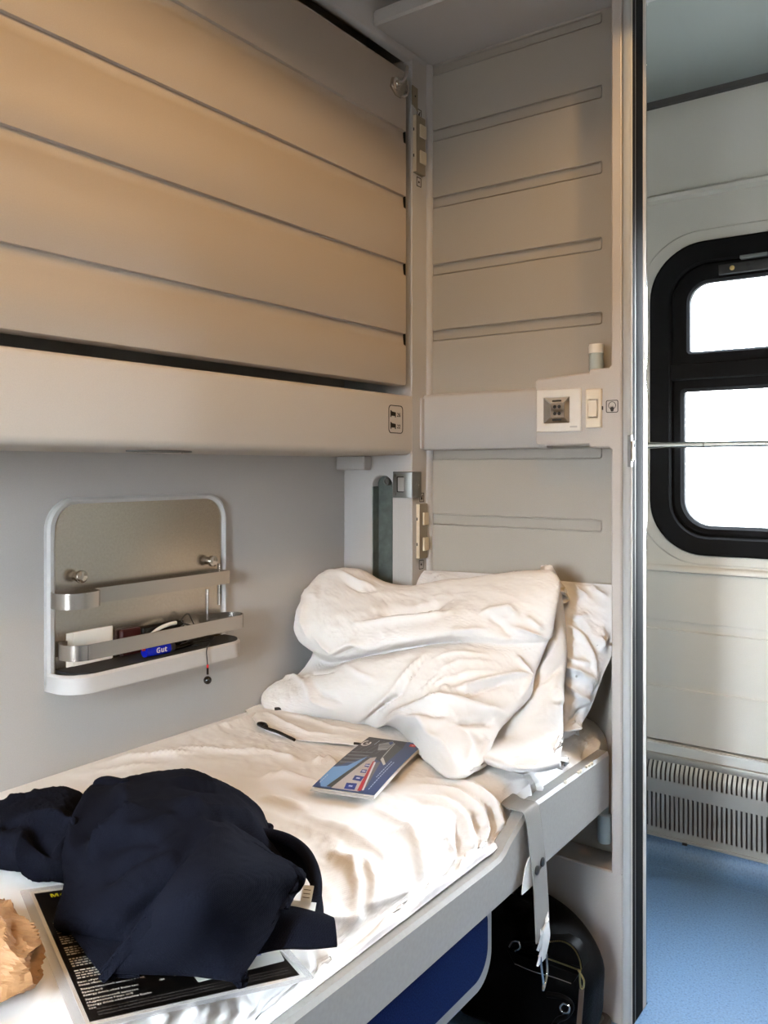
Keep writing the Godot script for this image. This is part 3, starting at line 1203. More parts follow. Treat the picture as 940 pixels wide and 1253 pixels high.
func wall_fittings() -> void:
	# berth numbers on the ledge
	var fr := wall_x(-1.25)
	fr.origin = Vector3(-1.25, 1.326, -1.7915)
	var o := sticker("berth_number_sign", "rounded berth number sign with two bed symbols on the beige ledge", fr, 0.0645, 0.0725, 0.011, 0.0022)
	for k in 2:
		var y := 0.014 - 0.030 * k
		var s := Sh.new()
		s.xf = fr
		# a bed in side view: headboard, mattress, foot and two legs
		s.prism(PackedVector2Array([Vector2(-0.0235, -0.009 + y), Vector2(-0.0205, -0.009 + y), Vector2(-0.0205, -0.0055 + y), Vector2(-0.0035, -0.0055 + y), Vector2(-0.0035, -0.009 + y), Vector2(-0.0005, -0.009 + y), Vector2(-0.0005, 0.004 + y), Vector2(-0.0165, 0.0055 + y), Vector2(-0.0205, 0.008 + y), Vector2(-0.0235, 0.009 + y)]), 0.0, 0.0007)
		part("bed_symbol", s, M.ink, o)
		letters(["26", "22"][k], 0.0145, M.ink, fr * Vector3(0.0125, -0.002 + y, 0.0006), Vector3(0, 0, -1), Vector3.UP, o, "berth_number")
	# two columns of rocker switches on the side of the pillar
	switch_column("switch_column", "ivory double rocker switch high on the pillar beside the folded berth", 1.872, 1.918, 1.985, 2.139, [[2.083, 2.1165], [2.0135, 2.047]])
	switch_column("switch_column", "ivory double rocker switch low on the pillar above the bedding", 1.888, 1.929, 0.9575, 1.1055, [[1.0475, 1.081], [0.979, 1.0145]])
	for q in [[1.901, 2.150, "upper", "bell"], [1.8995, 1.967, "upper", "lamp"], [1.9135, 1.1215, "lower", "bell"], [1.911, 0.941, "lower", "lamp"]]:
		var f2 := wall_x(-1.25)
		f2.origin = Vector3(-1.25, q[1], -q[0])
		var st := sticker("pictogram", "small square black pictogram %s the %s rocker switch column" % ["above" if q[3] == "bell" else "below", "high" if q[2] == "upper" else "low"], f2, 0.022, 0.025, 0.002, 0.0018, "switch pictograms on the pillar")
		var s := Sh.new()
		s.xf = f2
		if q[3] == "bell":
			s.prism(PackedVector2Array([Vector2(-0.005, -0.006), Vector2(0.004, -0.006), Vector2(0.0025, 0.0), Vector2(0.006, 0.007), Vector2(0.003, 0.007), Vector2(-0.001, 0.001), Vector2(-0.004, 0.0)]), 0.0, 0.0007)
		else:
			s.prism(rrect(-0.003, -0.003, 0.003, 0.003, 0.0028, 5), 0.0, 0.0007)
		part("symbol", s, M.ink, st)
	# berth latch at the top corner of the folded berth
	o = thing("berth_latch", "shiny metal turn latch at the top corner of the folded berth", "latch", Vector3(-1.25, 2.19, -1.80))
	var s := Sh.new()
	s.xf = wall_x(-1.25)
	s.prism(PackedVector2Array([Vector2(1.765, 2.175), Vector2(1.788, 2.160), Vector2(1.812, 2.160), Vector2(1.832, 2.178), Vector2(1.834, 2.215), Vector2(1.826, 2.222), Vector2(1.812, 2.200), Vector2(1.790, 2.206), Vector2(1.772, 2.200)]), -0.002, 0.008, 0.003)
	var base := part("latch_plate", s, M.steel_band, o)
	s = Sh.new()
	s.xf = towards(Vector3(-1.243, 2.186, -1.783), Vector3(1, 0, 0))
	s.lathe([Vector2(0.016, 0.0), Vector2(0.016, 0.004), Vector2(0.012, 0.007), Vector2(0.008, 0.007), Vector2(0.008, 0.014), Vector2(0.0, 0.015)], 24)
	part("spindle", s, M.chrome, base)
	s = Sh.new()
	s.tube(curve([Vector3(-1.232, 2.186, -1.786), Vector3(-1.228, 2.196, -1.797), Vector3(-1.228, 2.213, -1.806), Vector3(-1.230, 2.235, -1.815), Vector3(-1.236, 2.242, -1.822)]), 0.0048, 12)
	part("lever", s, M.chrome, o)
	s = Sh.new()
	s.tube(curve([Vector3(-1.243, 2.163, -1.812), Vector3(-1.238, 2.172, -1.826), Vector3(-1.240, 2.190, -1.834), Vector3(-1.244, 2.212, -1.834)]), 0.004, 10)
	part("catch_hook", s, M.chrome, base)
	o = thing("keeper_plate", "dull brown metal keeper plate on the pillar behind the turn latch", "plate", Vector3(-1.25, 2.16, -1.87))
	s = Sh.new()
	s.xf = wall_x(-1.25)
	s.prism(PackedVector2Array([Vector2(1.8665, 2.165), Vector2(1.893, 2.152), Vector2(1.893, 2.214), Vector2(1.8665, 2.216)]), -0.001, 0.0018, 0.0006)
	part("plate", s, M.ivory_dim, o)
	s = Sh.new()
	s.xf = towards(Vector3(-1.2485, 2.19, -1.880), Vector3(1, 0, 0))
	s.lathe([Vector2(0.003, 0.0), Vector2(0.0025, 0.001), Vector2(0.0, 0.001)], 10)
	part("screw", s, M.black_dull, o)
	# lower corner bracket wrapping the pillar
	o = thing("corner_bracket", "square brushed metal latch bracket wrapped round the pillar corner below the ledge", "bracket", Vector3(-1.27, 1.122, -1.866))
	s = Sh.new()
	s.xf = along_y()
	s.prism(PackedVector2Array([Vector2(-1.3084, 1.8672), Vector2(-1.3084, 1.8615), Vector2(-1.3065, 1.8600), Vector2(-1.2485, 1.8600), Vector2(-1.2445, 1.864), Vector2(-1.2445, 1.9035), Vector2(-1.246, 1.9055), Vector2(-1.2505, 1.9055), Vector2(-1.2505, 1.8672)]), 1.1215, 1.191, 0.0015)
	part("bracket_plate", s, M.zinc, o)
	s = Sh.new()
	s.prism(rrect(-1.2945, 1.136, -1.272, 1.178, 0.003, 4), -1.862, -1.8592, 0.0005)
	part("latch_slot", s, M.black_trim, o)
	s = Sh.new()
	s.prism(rrect(-1.2905, 1.1385, -1.271, 1.1755, 0.002, 4), -1.862, -1.8582, 0.0008)
	part("latch_bolt", s, M.aluminium, o)
	for q in [[-1.3015, 1.1815], [-1.3015, 1.131]]:
		s = Sh.new()
		s.xf = towards(Vector3(q[0], q[1], -1.8602), Vector3(0, 0, 1))
		s.lathe([Vector2(0.0048, 0.0), Vector2(0.0042, 0.0015), Vector2(0.0, 0.0018)], 12)
		part("screw", s, M.zinc, o)
	for q in [[1.160, 1.876], [1.152, 1.893]]:
		s = Sh.new()
		s.xf = towards(Vector3(-1.2447, q[0], -q[1]), Vector3(1, 0, 0))
		s.lathe([Vector2(0.0042, 0.0), Vector2(0.0035, 0.0015), Vector2(0.0, 0.0018)], 12)
		part("screw", s, M.zinc, o)
	# channel in the pillar
	o = thing("guide_channel", "tall dull green-grey metal channel sunk in the pillar, bolt at its top", "channel", Vector3(-1.348, 0.62, -1.89))
	s = Sh.new()
	s.box(Vector3(-1.381, 0.4, -1.8995), Vector3(-1.315, 1.1785, -1.8935))
	s.box(Vector3(-1.3815, 0.4, -1.897), Vector3(-1.3785, 1.15, -1.868))
	s.box(Vector3(-1.3175, 0.4, -1.897), Vector3(-1.3145, 1.15, -1.868))
	part("channel", s, M.channel_metal, o)
	s = Sh.new()
	s.xf = towards(Vector3(-1.345, 1.164, -1.894), Vector3(0, 0, 1))
	s.lathe([Vector2(0.012, 0.0), Vector2(0.012, 0.008), Vector2(0.010, 0.012), Vector2(0.006, 0.012), Vector2(0.005, 0.010), Vector2(0.0, 0.010)], 18)
	part("bolt", s, M.zinc, o)
	# small block under the ledge
	o = thing("stop_block", "small grey stop block under the ledge beside the pillar", "block", Vector3(-1.43, 1.195, -1.85))
	s = Sh.new()
	s.box(Vector3(-1.4795, 1.1945, -1.8655), Vector3(-1.381, 1.2345, -1.828), 0.004)
	part("block", s, M.wall_laminate, o)
	# switch panel by the door
	o = thing("wall_socket", "square white wall plate with a recessed metal socket beside the door", "socket", Vector3(-0.8285, 1.285, -1.86))
	s = Sh.new()
	s.ring(rrect(-0.8835, 1.2855, -0.7725, 1.3855, 0.0015, 3), rrect(-0.8645, 1.3065, -0.8005, 1.3660, 0.0012, 3), -1.8605, -1.852, 0.002)
	part("plate", s, M.white_plastic, o)
	s = Sh.new()
	var io := rrect(-0.8648, 1.3062, -0.8002, 1.3663, 0.001, 3)
	var ii := rrect(-0.8505, 1.3195, -0.8160, 1.3535, 0.002, 3)
	s.wall(io, ii, -1.8525, -1.8590)
	var fl := Sh.new()
	for k in io.size():
		var j := (k + 1) % io.size()
		fl.quad_to(Vector3(io[k].x, io[k].y, -1.8522), Vector3(io[j].x, io[j].y, -1.8522), Vector3(ii[j].x, ii[j].y, -1.8592), Vector3(ii[k].x, ii[k].y, -1.8592), Vector3(0, 0, 1))
	fl.prism(ii, -1.8602, -1.8588)
	var bowl := part("metal_bowl", fl, M.chrome, o)
	for q in [[-0.8395, 1.345], [-0.8395, 1.329], [-0.8285, 1.345], [-0.8285, 1.329]]:
		s = Sh.new()
		s.xf = towards(Vector3(q[0], q[1], -1.8590), Vector3(0, 0, 1))
		s.lathe([Vector2(0.0042, 0.0), Vector2(0.0042, 0.0006), Vector2(0.0, 0.0008)], 14)
		part("contact_hole", s, M.black_dull, bowl)
	s = Sh.new()
	s.box(Vector3(-0.8445, 1.3125, -1.857), Vector3(-0.822, 1.316, -1.8545), 0.0006)
	s.box(Vector3(-0.8445, 1.3565, -1.857), Vector3(-0.822, 1.360, -1.8545), 0.0006)
	part("spring_lip", s, M.black_trim, bowl)
	s = Sh.new()
	s.box(Vector3(-0.7985, 1.2945, -1.8525), Vector3(-0.781, 1.2985, -1.8514))
	part("embossed_mark", s, M.tray_plastic, o)
	o = thing("light_switch", "narrow ivory rocker light switch right of the square socket plate", "switch", Vector3(-0.742, 1.2925, -1.86))
	s = Sh.new()
	s.ring(rrect(-0.7605, 1.2925, -0.7235, 1.3815, 0.0015, 3), rrect(-0.7535, 1.3155, -0.7315, 1.3575, 0.0015, 3), -1.8605, -1.8515, 0.002)
	part("plate", s, M.ivory, o)
	s = Sh.new()
	s.box(Vector3(-0.754, 1.315, -1.8602), Vector3(-0.731, 1.358, -1.8585))
	part("rocker_well", s, M.ivory_dim, o)
	s = Sh.new()
	s.xf = along_x()
	s.prism(PackedVector2Array([Vector2(-1.859, 1.3175), Vector2(-1.849, 1.3185), Vector2(-1.8525, 1.3368), Vector2(-1.850, 1.3555), Vector2(-1.859, 1.3562)]), 0.7332, 0.7532)
	part("rocker", s, M.ivory, o)
	s = Sh.new()
	s.box(Vector3(-0.7233, 1.333, -1.8605), Vector3(-0.7213, 1.3415, -1.856))
	part("side_clip", s, M.black_trim, o)
	fr = Transform3D(Basis(), Vector3(-0.7003, 1.3402, -1.86))
	o = sticker("lamp_pictogram", "small square sign with a light bulb drawing right of the rocker light switch", fr, 0.0285, 0.0285, 0.004, 0.0016)
	var a_ := PackedVector2Array()
	var b_ := PackedVector2Array()
	for k in 24:
		var a := TAU * k / 24
		a_.push_back(Vector2(cos(a) * 0.0088, 0.0022 + sin(a) * 0.0088))
		b_.push_back(Vector2(cos(a) * 0.0076, 0.0022 + sin(a) * 0.0076))
	s = Sh.new()
	s.xf = fr
	s.ring(a_, b_, 0.0, 0.0007)
	s.prism(PackedVector2Array([Vector2(-0.0042, -0.006), Vector2(-0.0025, -0.0115), Vector2(0.0025, -0.0115), Vector2(0.0042, -0.006), Vector2(0.003, 0.001), Vector2(0.0015, -0.003), Vector2(0.0, 0.0015), Vector2(-0.0015, -0.003), Vector2(-0.003, 0.001)]), 0.0, 0.0007)
	part("bulb_symbol", s, M.ink, o)
	# pegs
	peg("stop_peg", "grey plastic peg with a pale cap standing on top of the switch panel", Vector3(-0.7535, 1.4275, -1.90), 0.0178, 0.062, true)
	peg("stop_peg", "pale grey plastic peg below the end of the berth rail", Vector3(-0.7275, 0.338, -1.885), 0.0160, 0.085, false)


func switch_column(called: String, label: String, z0: float, z1: float, y0: float, y1: float, rockers: Array) -> void:
	var o := thing(called, label, "switch", Vector3(-1.25, y0, -(z0 + z1) / 2), "double rocker switches on the pillar")
	var s := Sh.new()
	s.xf = wall_x(-1.25)
	s.prism(rrect(z0, y0, z1, y1, 0.0025, 4), -0.001, 0.010, 0.0015)
	part("plate", s, M.ivory_dim, o)
	s = Sh.new()
	s.box(Vector3(-1.2505, y0 + 0.002, -z0 - 0.0015), Vector3(-1.2405, y1 - 0.002, -z0 + 0.0006), 0.0005)
	part("lit_plate_edge", s, M.old_ivory, o)  # side of the plate in paler ivory: its brighter lighting put into the colour
	for r in rockers:
		s = Sh.new()
		s.xf = wall_x(-1.25)
		s.prism(PackedVector2Array([Vector2(z0 + 0.014, r[0] - 0.001), Vector2(z1 - 0.001, r[0] - 0.001), Vector2(z1 - 0.001, r[1] + 0.001), Vector2(z0 + 0.014, r[1] + 0.001)]), 0.008, 0.0106)
		part("rocker_well", s, M.ivory_dim, o)
		s = Sh.new()
		s.box(Vector3(-1.243, r[0], -z1 + 0.0015), Vector3(-1.2355, r[1], -z0 - 0.0155), 0.0012)
		part("rocker", s, M.old_ivory, o)
	for r in rockers:
		s = Sh.new()
		s.box(Vector3(-1.249, (r[0] + r[1]) / 2 - 0.004, -z0 - 0.0005), Vector3(-1.246, (r[0] + r[1]) / 2 + 0.004, -z0 + 0.0012))
		part("side_clip", s, M.black_dull, o)


func peg(called: String, label: String, at: Vector3, r: float, h: float, capped: bool) -> void:
	var o := thing(called, label, "peg", at, "stop pegs on the end wall")
	var s := Sh.new()
	s.xf = Transform3D(Basis(), at)
	if capped:
		s.lathe([Vector2(r * 0.96, 0), Vector2(r * 0.96, h * 0.68)], 24)
		part("pin", s, M.peg_plastic, o)
		s = Sh.new()
		s.xf = Transform3D(Basis(), at)
		s.lathe([Vector2(r * 0.96, h * 0.66), Vector2(r, h * 0.67), Vector2(r, h * 0.93), Vector2(r * 0.93, h), Vector2(0, h)], 24)
		part("cap", s, M.white_plastic, o)
	else:
		s.lathe([Vector2(0, 0), Vector2(r * 0.9, 0), Vector2(r, 0.004), Vector2(r, h * 0.75), Vector2(r * 0.6, h * 0.78), Vector2(r * 0.6, h)], 24)
		part("pin", s, M.peg_plastic, o)


func wall_tray() -> void:
	var o := thing("wall_organiser", "white wall organiser with a brushed steel back plate, two steel rails and a shelf", "organiser", Vector3(-1.48, 0.762, -1.175))
	var s := Sh.new()
	s.xf = wall_x(-1.48)
	s.ring(rrect(0.9405, 0.78, 1.4095, 1.1425, [0.004, 0.062, 0.062, 0.004], 10), rrect(0.9585, 0.79, 1.3965, 1.130, [0.003, 0.050, 0.050, 0.003], 10), 0.0, 0.014, 0.005)
	part("back_frame", s, M.tray_frame, o)
	s = Sh.new()
	s.xf = wall_x(-1.48)
	s.prism(rrect(0.9575, 0.79, 1.3975, 1.131, [0.003, 0.051, 0.051, 0.003], 10), 0.0, 0.005)
	part("steel_plate", s, M.steel, o)
	# shelf: plan in (off the wall, to the right), extruded upwards
	var up := Transform3D(Basis(Vector3(1, 0, 0), Vector3(0, 0, -1), Vector3(0, 1, 0)), Vector3(-1.48, 0, 0))
	s = Sh.new()
	s.xf = up
	s.prism(rrect(0.0, 0.9405, 0.088, 1.408, [0.055, 0.055, 0.002, 0.002], 12), 0.772, 0.8075, 0.005)
	part("shelf", s, M.tray_plastic, o)
	s = Sh.new()
	s.xf = up
	s.prism(rrect(0.010, 0.9595, 0.082, 1.401, [0.048, 0.048, 0.002, 0.002], 12), 0.8070, 0.8095, 0.0006)
	part("shelf_mat", s, M.mat_black, o)
	# upper rail: a bottle loop at the left, then close to the plate
	var path := []
	for q in [[0.968, 0.008], [0.950, 0.012], [0.940, 0.026], [0.938, 0.048], [0.948, 0.068], [0.968, 0.078], [0.995, 0.078], [1.012, 0.072], [1.020, 0.060], [1.022, 0.046], [1.030, 0.040], [1.06, 0.040], [1.20, 0.040], [1.372, 0.040], [1.384, 0.038], [1.388, 0.028], [1.388, 0.006]]:
		path.append(Vector3(-1.48 + q[1], 0.948, -q[0]))
	s = Sh.new()
	s.ribbon(curve(path, 5), Vector3.UP, 0.0300, 0.0026)
	part("upper_rail", s, M.steel_band, o)
	path = []
	for q in [[0.985, 0.008], [0.966, 0.012], [0.957, 0.026], [0.956, 0.046], [0.964, 0.064], [0.984, 0.074], [1.01, 0.076], [1.2, 0.076], [1.372, 0.076], [1.398, 0.072], [1.413, 0.058], [1.416, 0.040], [1.408, 0.022], [1.392, 0.012], [1.37, 0.012], [1.35, 0.014], [1.342, 0.022]]:
		path.append(Vector3(-1.48 + q[1], 0.8475, -q[0]))
	s = Sh.new()
	s.ribbon(curve(path, 5), Vector3.UP, 0.0300, 0.0026)
	part("lower_rail", s, M.steel_band, o)
	for q in [[1.006, 0.9865], [1.352, 0.9865]]:
		s = Sh.new()
		s.xf = towards(Vector3(-1.476, q[1], -q[0]), Vector3(1, 0, 0))
		s.lathe([Vector2(0.009, 0.0), Vector2(0.009, 0.014), Vector2(0.0125, 0.015), Vector2(0.0125, 0.023), Vector2(0.011, 0.0245), Vector2(0.0, 0.0245)], 24)
		part("knob", s, M.chrome, o)
	for q in [[1.389, 0.926], [1.389, 0.9], [1.352, 0.87]]:
		s = Sh.new()
		s.tube(PackedVector3Array([Vector3(-1.473, q[1] - 0.02, -q[0]), Vector3(-1.473, q[1] + 0.05, -q[0])]), 0.003, 10)
		part("rail_post", s, M.steel_band, o)
	# things on the shelf
	o = thing("paper_slip", "white folded paper leaning on the steel plate at the left of the shelf", "paper", Vector3(-1.455, 0.8095, -1.03))
	s = Sh.new()
	s.xf = Transform3D(Basis(Vector3(0, 0, 1), 0.0), Vector3(-1.4746, 0.8096, 0))
	s.box(Vector3(0.0, 0.0, -1.092), Vector3(0.0015, 0.066, -0.985))
	s.box(Vector3(0.0025, 0.0, -1.088), Vector3(0.004, 0.066, -0.998))
	part("sheet", s, M.paper_white, o)
	o = thing("wallet", "dark red wallet standing behind the steel rail", "wallet", Vector3(-1.455, 0.8095, -1.12))
	s = Sh.new()
	s.xf = Transform3D(Basis(Vector3(0, 0, 1), 0.03), Vector3(-1.4715, 0.8098, 0))
	s.box(Vector3(0.0, 0.0, -1.155), Vector3(0.012, 0.055, -1.105), 0.003)
	part("cover", s, M.dark_red, o)
	o = thing("phone", "black phone lying tilted behind the steel rail", "phone", Vector3(-1.45, 0.8095, -1.21))
	s = Sh.new()
	s.xf = Transform3D(Basis(Vector3(0, 0, 1), 0.20), Vector3(-1.4620, 0.8098, 0.0))
	s.box(Vector3(0.0, 0.0, -1.275), Vector3(0.008, 0.052, -1.160), 0.003)
	part("body", s, M.black_gloss, o)
	s = Sh.new()
	s.tube(curve([Vector3(-1.452, 0.848, -1.175), Vector3(-1.450, 0.8575, -1.195), Vector3(-1.450, 0.862, -1.220), Vector3(-1.452, 0.862, -1.240)]), 0.004, 10)
	part("bright_edge", s, M.white_plastic, o)
	o = thing("lighter", "blue lighter with white lettering on the black shelf mat", "lighter", Vector3(-1.415, 0.8095, -1.157))
	s = Sh.new()
	s.tube(PackedVector3Array([Vector3(-1.418, 0.8225, -1.128), Vector3(-1.414, 0.8225, -1.186)]), [0.0122, 0.0122], 20, true, 1.0)
	part("barrel", s, M.blue_plastic, o)
	s = Sh.new()
	s.tube(PackedVector3Array([Vector3(-1.4145, 0.8225, -1.185), Vector3(-1.4125, 0.8225, -1.200)]), [0.0112, 0.009], 20)
	part("cap", s, M.black_trim, o)
	s = Sh.new()
	s.tube(PackedVector3Array([Vector3(-1.418, 0.828, -1.129), Vector3(-1.4185, 0.828, -1.124)]), 0.004, 12)
	part("button", s, M.red_plastic, o)
	letters("Gut", 0.015, M.white_ink, Vector3(-1.4032, 0.823, -1.161), Vector3(0.07, 0, -1), Vector3(0, 1, 0), o, "lettering")
	o = thing("pen", "dark pen lying along the shelf mat beside the blue lighter", "pen", Vector3(-1.43, 0.8095, -1.21))
	s = Sh.new()
	s.tube(curve([Vector3(-1.420, 0.8150, -1.205), Vector3(-1.425, 0.8150, -1.24), Vector3(-1.432, 0.8150, -1.275)]), [0.0048, 0.0048, 0.0048, 0.0048, 0.0048, 0.0048, 0.0048, 0.0048, 0.0048, 0.0048, 0.0048, 0.0040, 0.0015], 12)
	part("barrel", s, M.black_gloss, o)
	# earphones: a loose coil on the shelf and one bud hanging over the edge
	o = thing("earphones", "black earphones coiled on the shelf with one bud hanging below it", "earphones", Vector3(-1.43, 0.8095, -1.29))
	var pts := []
	var rng := RandomNumberGenerator.new()
	rng.seed = 8
	for k in 46:
		var a := k * 0.83
		var rr := 0.012 + 0.016 * rng.randf()
		pts.append(Vector3(-1.435 + cos(a) * rr * 0.8, 0.8118 + 0.0006 * k + 0.02 * rng.randf() * smoothstep(10, 40, k), -1.285 + sin(a) * rr * 1.9))
	for k in 6:
		pts.append(Vector3(-1.452, 0.86 + 0.018 * sin(k * 1.1), -1.258 - 0.010 * k))
	s = Sh.new()
	s.tube(curve(pts, 5), 0.0013, 6)
	part("cable", s, M.black_trim, o)
	s = Sh.new()
	s.tube(curve([Vector3(-1.41, 0.812, -1.30), Vector3(-1.398, 0.8115, -1.285), Vector3(-1.3905, 0.810, -1.275), Vector3(-1.3885, 0.800, -1.271), Vector3(-1.3865, 0.78, -1.2715), Vector3(-1.3862, 0.765, -1.272)]), 0.0013, 6)
	part("cable", s, M.black_trim, o)
	s = Sh.new()
	s.xf = towards(Vector3(-1.3862, 0.7395, -1.272), Vector3(0.7, 0.2, 0.5))
	var prof := []
	for k in 13:
		var a := -PI / 2 + PI * k / 12
		prof.append(Vector2(cos(a) * 0.0088, sin(a) * 0.0080))
	s.lathe(prof, 20)
	var bud := part("bud", s, M.black_gloss, o)
	s = Sh.new()
	s.tube(PackedVector3Array([Vector3(-1.3862, 0.773, -1.272), Vector3(-1.3862, 0.766, -1.272)]), 0.0024, 10)
	part("red_ring", s, M.red_plastic, bud)
	s = Sh.new()
	s.tube(PackedVector3Array([Vector3(-1.3862, 0.767, -1.272), Vector3(-1.3862, 0.752, -1.272)]), 0.0024, 10)
	part("stem", s, M.black_gloss, bud)


func lower_berth() -> void:
	var o := thing("lower_berth", "lower berth with a thick grey side rail stepped up at the head end", "berth", Vector3(-1.1, 0.42, -0.9))
	# rail outline in (z, y), extruded across its thickness
	var p := PackedVector2Array([Vector2(-1.859, 0.431), Vector2(0.45, 0.414), Vector2(0.45, 0.5175), Vector2(-0.80, 0.5165), Vector2(-1.30, 0.5105), Vector2(-1.335, 0.5115), Vector2(-1.352, 0.517), Vector2(-1.368, 0.527), Vector2(-1.430, 0.5535), Vector2(-1.447, 0.5605), Vector2(-1.47, 0.5630), Vector2(-1.859, 0.5575)])
	var s := Sh.new()
	s.xf = Transform3D(Basis(Vector3(0, 0, 1), Vector3(0, 1, 0), Vector3(-1, 0, 0)), Vector3.ZERO)
	# local z = -x: the outer face (x = -0.705) is the low end, so both ends are bevelled by two prisms back to back
	s.prism(p, 0.720, 0.738, 0.005, false)
	var q := Sh.new()
	q.xf = Transform3D(Basis(Vector3(0, 0, -1), Vector3(0, 1, 0), Vector3(1, 0, 0)), Vector3.ZERO)
	var pm := PackedVector2Array()
	for k in range(p.size() - 1, -1, -1):
		pm.push_back(Vector2(-p[k].x, p[k].y))
	q.prism(pm, -0.720, -0.705, 0.006, false)
	s.v.append_array(q.v); s.n.append_array(q.n); s.t.append_array(q.t)
	part("side_rail", s, M.rail_paint, o)
	s = Sh.new()
	s.box(Vector3(-1.478, 0.436, -1.858), Vector3(-0.738, 0.452, 0.45))
	part("base_board", s, M.rail_paint, o)
	# chips worn through the paint near the head end
	var rng := RandomNumberGenerator.new()
	rng.seed = 4
	for z in [-1.760, -1.748, -1.735, -1.70, -1.69, -1.62]:
		s = Sh.new()
		var c := PackedVector2Array()
		for k in 8:
			var a := TAU * k / 8
			var r := 0.0022 + 0.0022 * rng.randf()
			c.push_back(Vector2(-0.7085 + cos(a) * r * 0.8, -z + sin(a) * r * 1.9))
		s.xf = along_y()
		s.prism(c, 0.556, 0.5590 - (z + 1.859) * -0.014 * 0.9)
		part("paint_chip", s, M.ivory, o)
	# the loop of webbing over the rail
	var w := thing("webbing_strap", "grey webbing strap hanging over the berth rail with two black press studs", "strap", Vector3(-0.69, 0.24, -1.46))
	var path := curve([Vector3(-0.775, 0.560, -1.446), Vector3(-0.752, 0.571, -1.446), Vector3(-0.735, 0.5655, -1.447), Vector3(-0.716, 0.5655, -1.448), Vector3(-0.7045, 0.5635, -1.449), Vector3(-0.7000, 0.555, -1.450), Vector3(-0.6975, 0.535, -1.452), Vector3(-0.6945, 0.49, -1.457), Vector3(-0.6915, 0.44, -1.463), Vector3(-0.6905, 0.38, -1.469), Vector3(-0.690, 0.315, -1.474)], 5)
	s = Sh.new()
	s.ribbon(path, Vector3(0, 0, 1), 0.057, 0.0022)
	part("band", s, M.webbing, w)
	for q2 in [[0.4505, -1.4495], [0.457, -1.4735]]:
		s = Sh.new()
		s.xf = towards(Vector3(-0.6910, q2[0], q2[1]), Vector3(1, 0.03, 0))
		s.lathe([Vector2(0.0085, 0.0), Vector2(0.0085, 0.002), Vector2(0.006, 0.0036), Vector2(0.0, 0.0040)], 18)
		part("press_stud", s, M.black_trim, w)
	s = Sh.new()
	s.xf = wall_x(-0.697)
	s.prism(PackedVector2Array([Vector2(1.398, 0.424), Vector2(1.44, 0.424), Vector2(1.44, 0.482), Vector2(1.424, 0.480), Vector2(1.411, 0.466), Vector2(1.402, 0.444)]), 0.0, 0.002)
	part("side_tab", s, M.webbing_light, w)
	# the folded end with its crumpled fastening and wire hook
	s = Sh.new()
	s.ribbon(curve([Vector3(-0.6890, 0.350, -1.488), Vector3(-0.6855, 0.343, -1.482), Vector3(-0.6845, 0.336, -1.470), Vector3(-0.6855, 0.320, -1.460), Vector3(-0.687, 0.308, -1.452)]), Vector3(0, 0.6, -0.8).normalized(), 0.016, 0.005)
	s.ribbon(curve([Vector3(-0.6885, 0.335, -1.478), Vector3(-0.6862, 0.310, -1.478), Vector3(-0.688, 0.285, -1.470), Vector3(-0.6895, 0.272, -1.466)]), Vector3(0, 0, 1), 0.034, 0.003)
	var tip := part("folded_end", s, M.webbing_light, w)
	s = Sh.new()
	s.tube(curve([Vector3(-0.688, 0.286, -1.459), Vector3(-0.686, 0.258, -1.462), Vector3(-0.684, 0.238, -1.463), Vector3(-0.683, 0.224, -1.460), Vector3(-0.682, 0.232, -1.466), Vector3(-0.684, 0.248, -1.480), Vector3(-0.687, 0.280, -1.484)]), 0.0022, 8)
	part("wire_hook", s, M.chrome, tip)


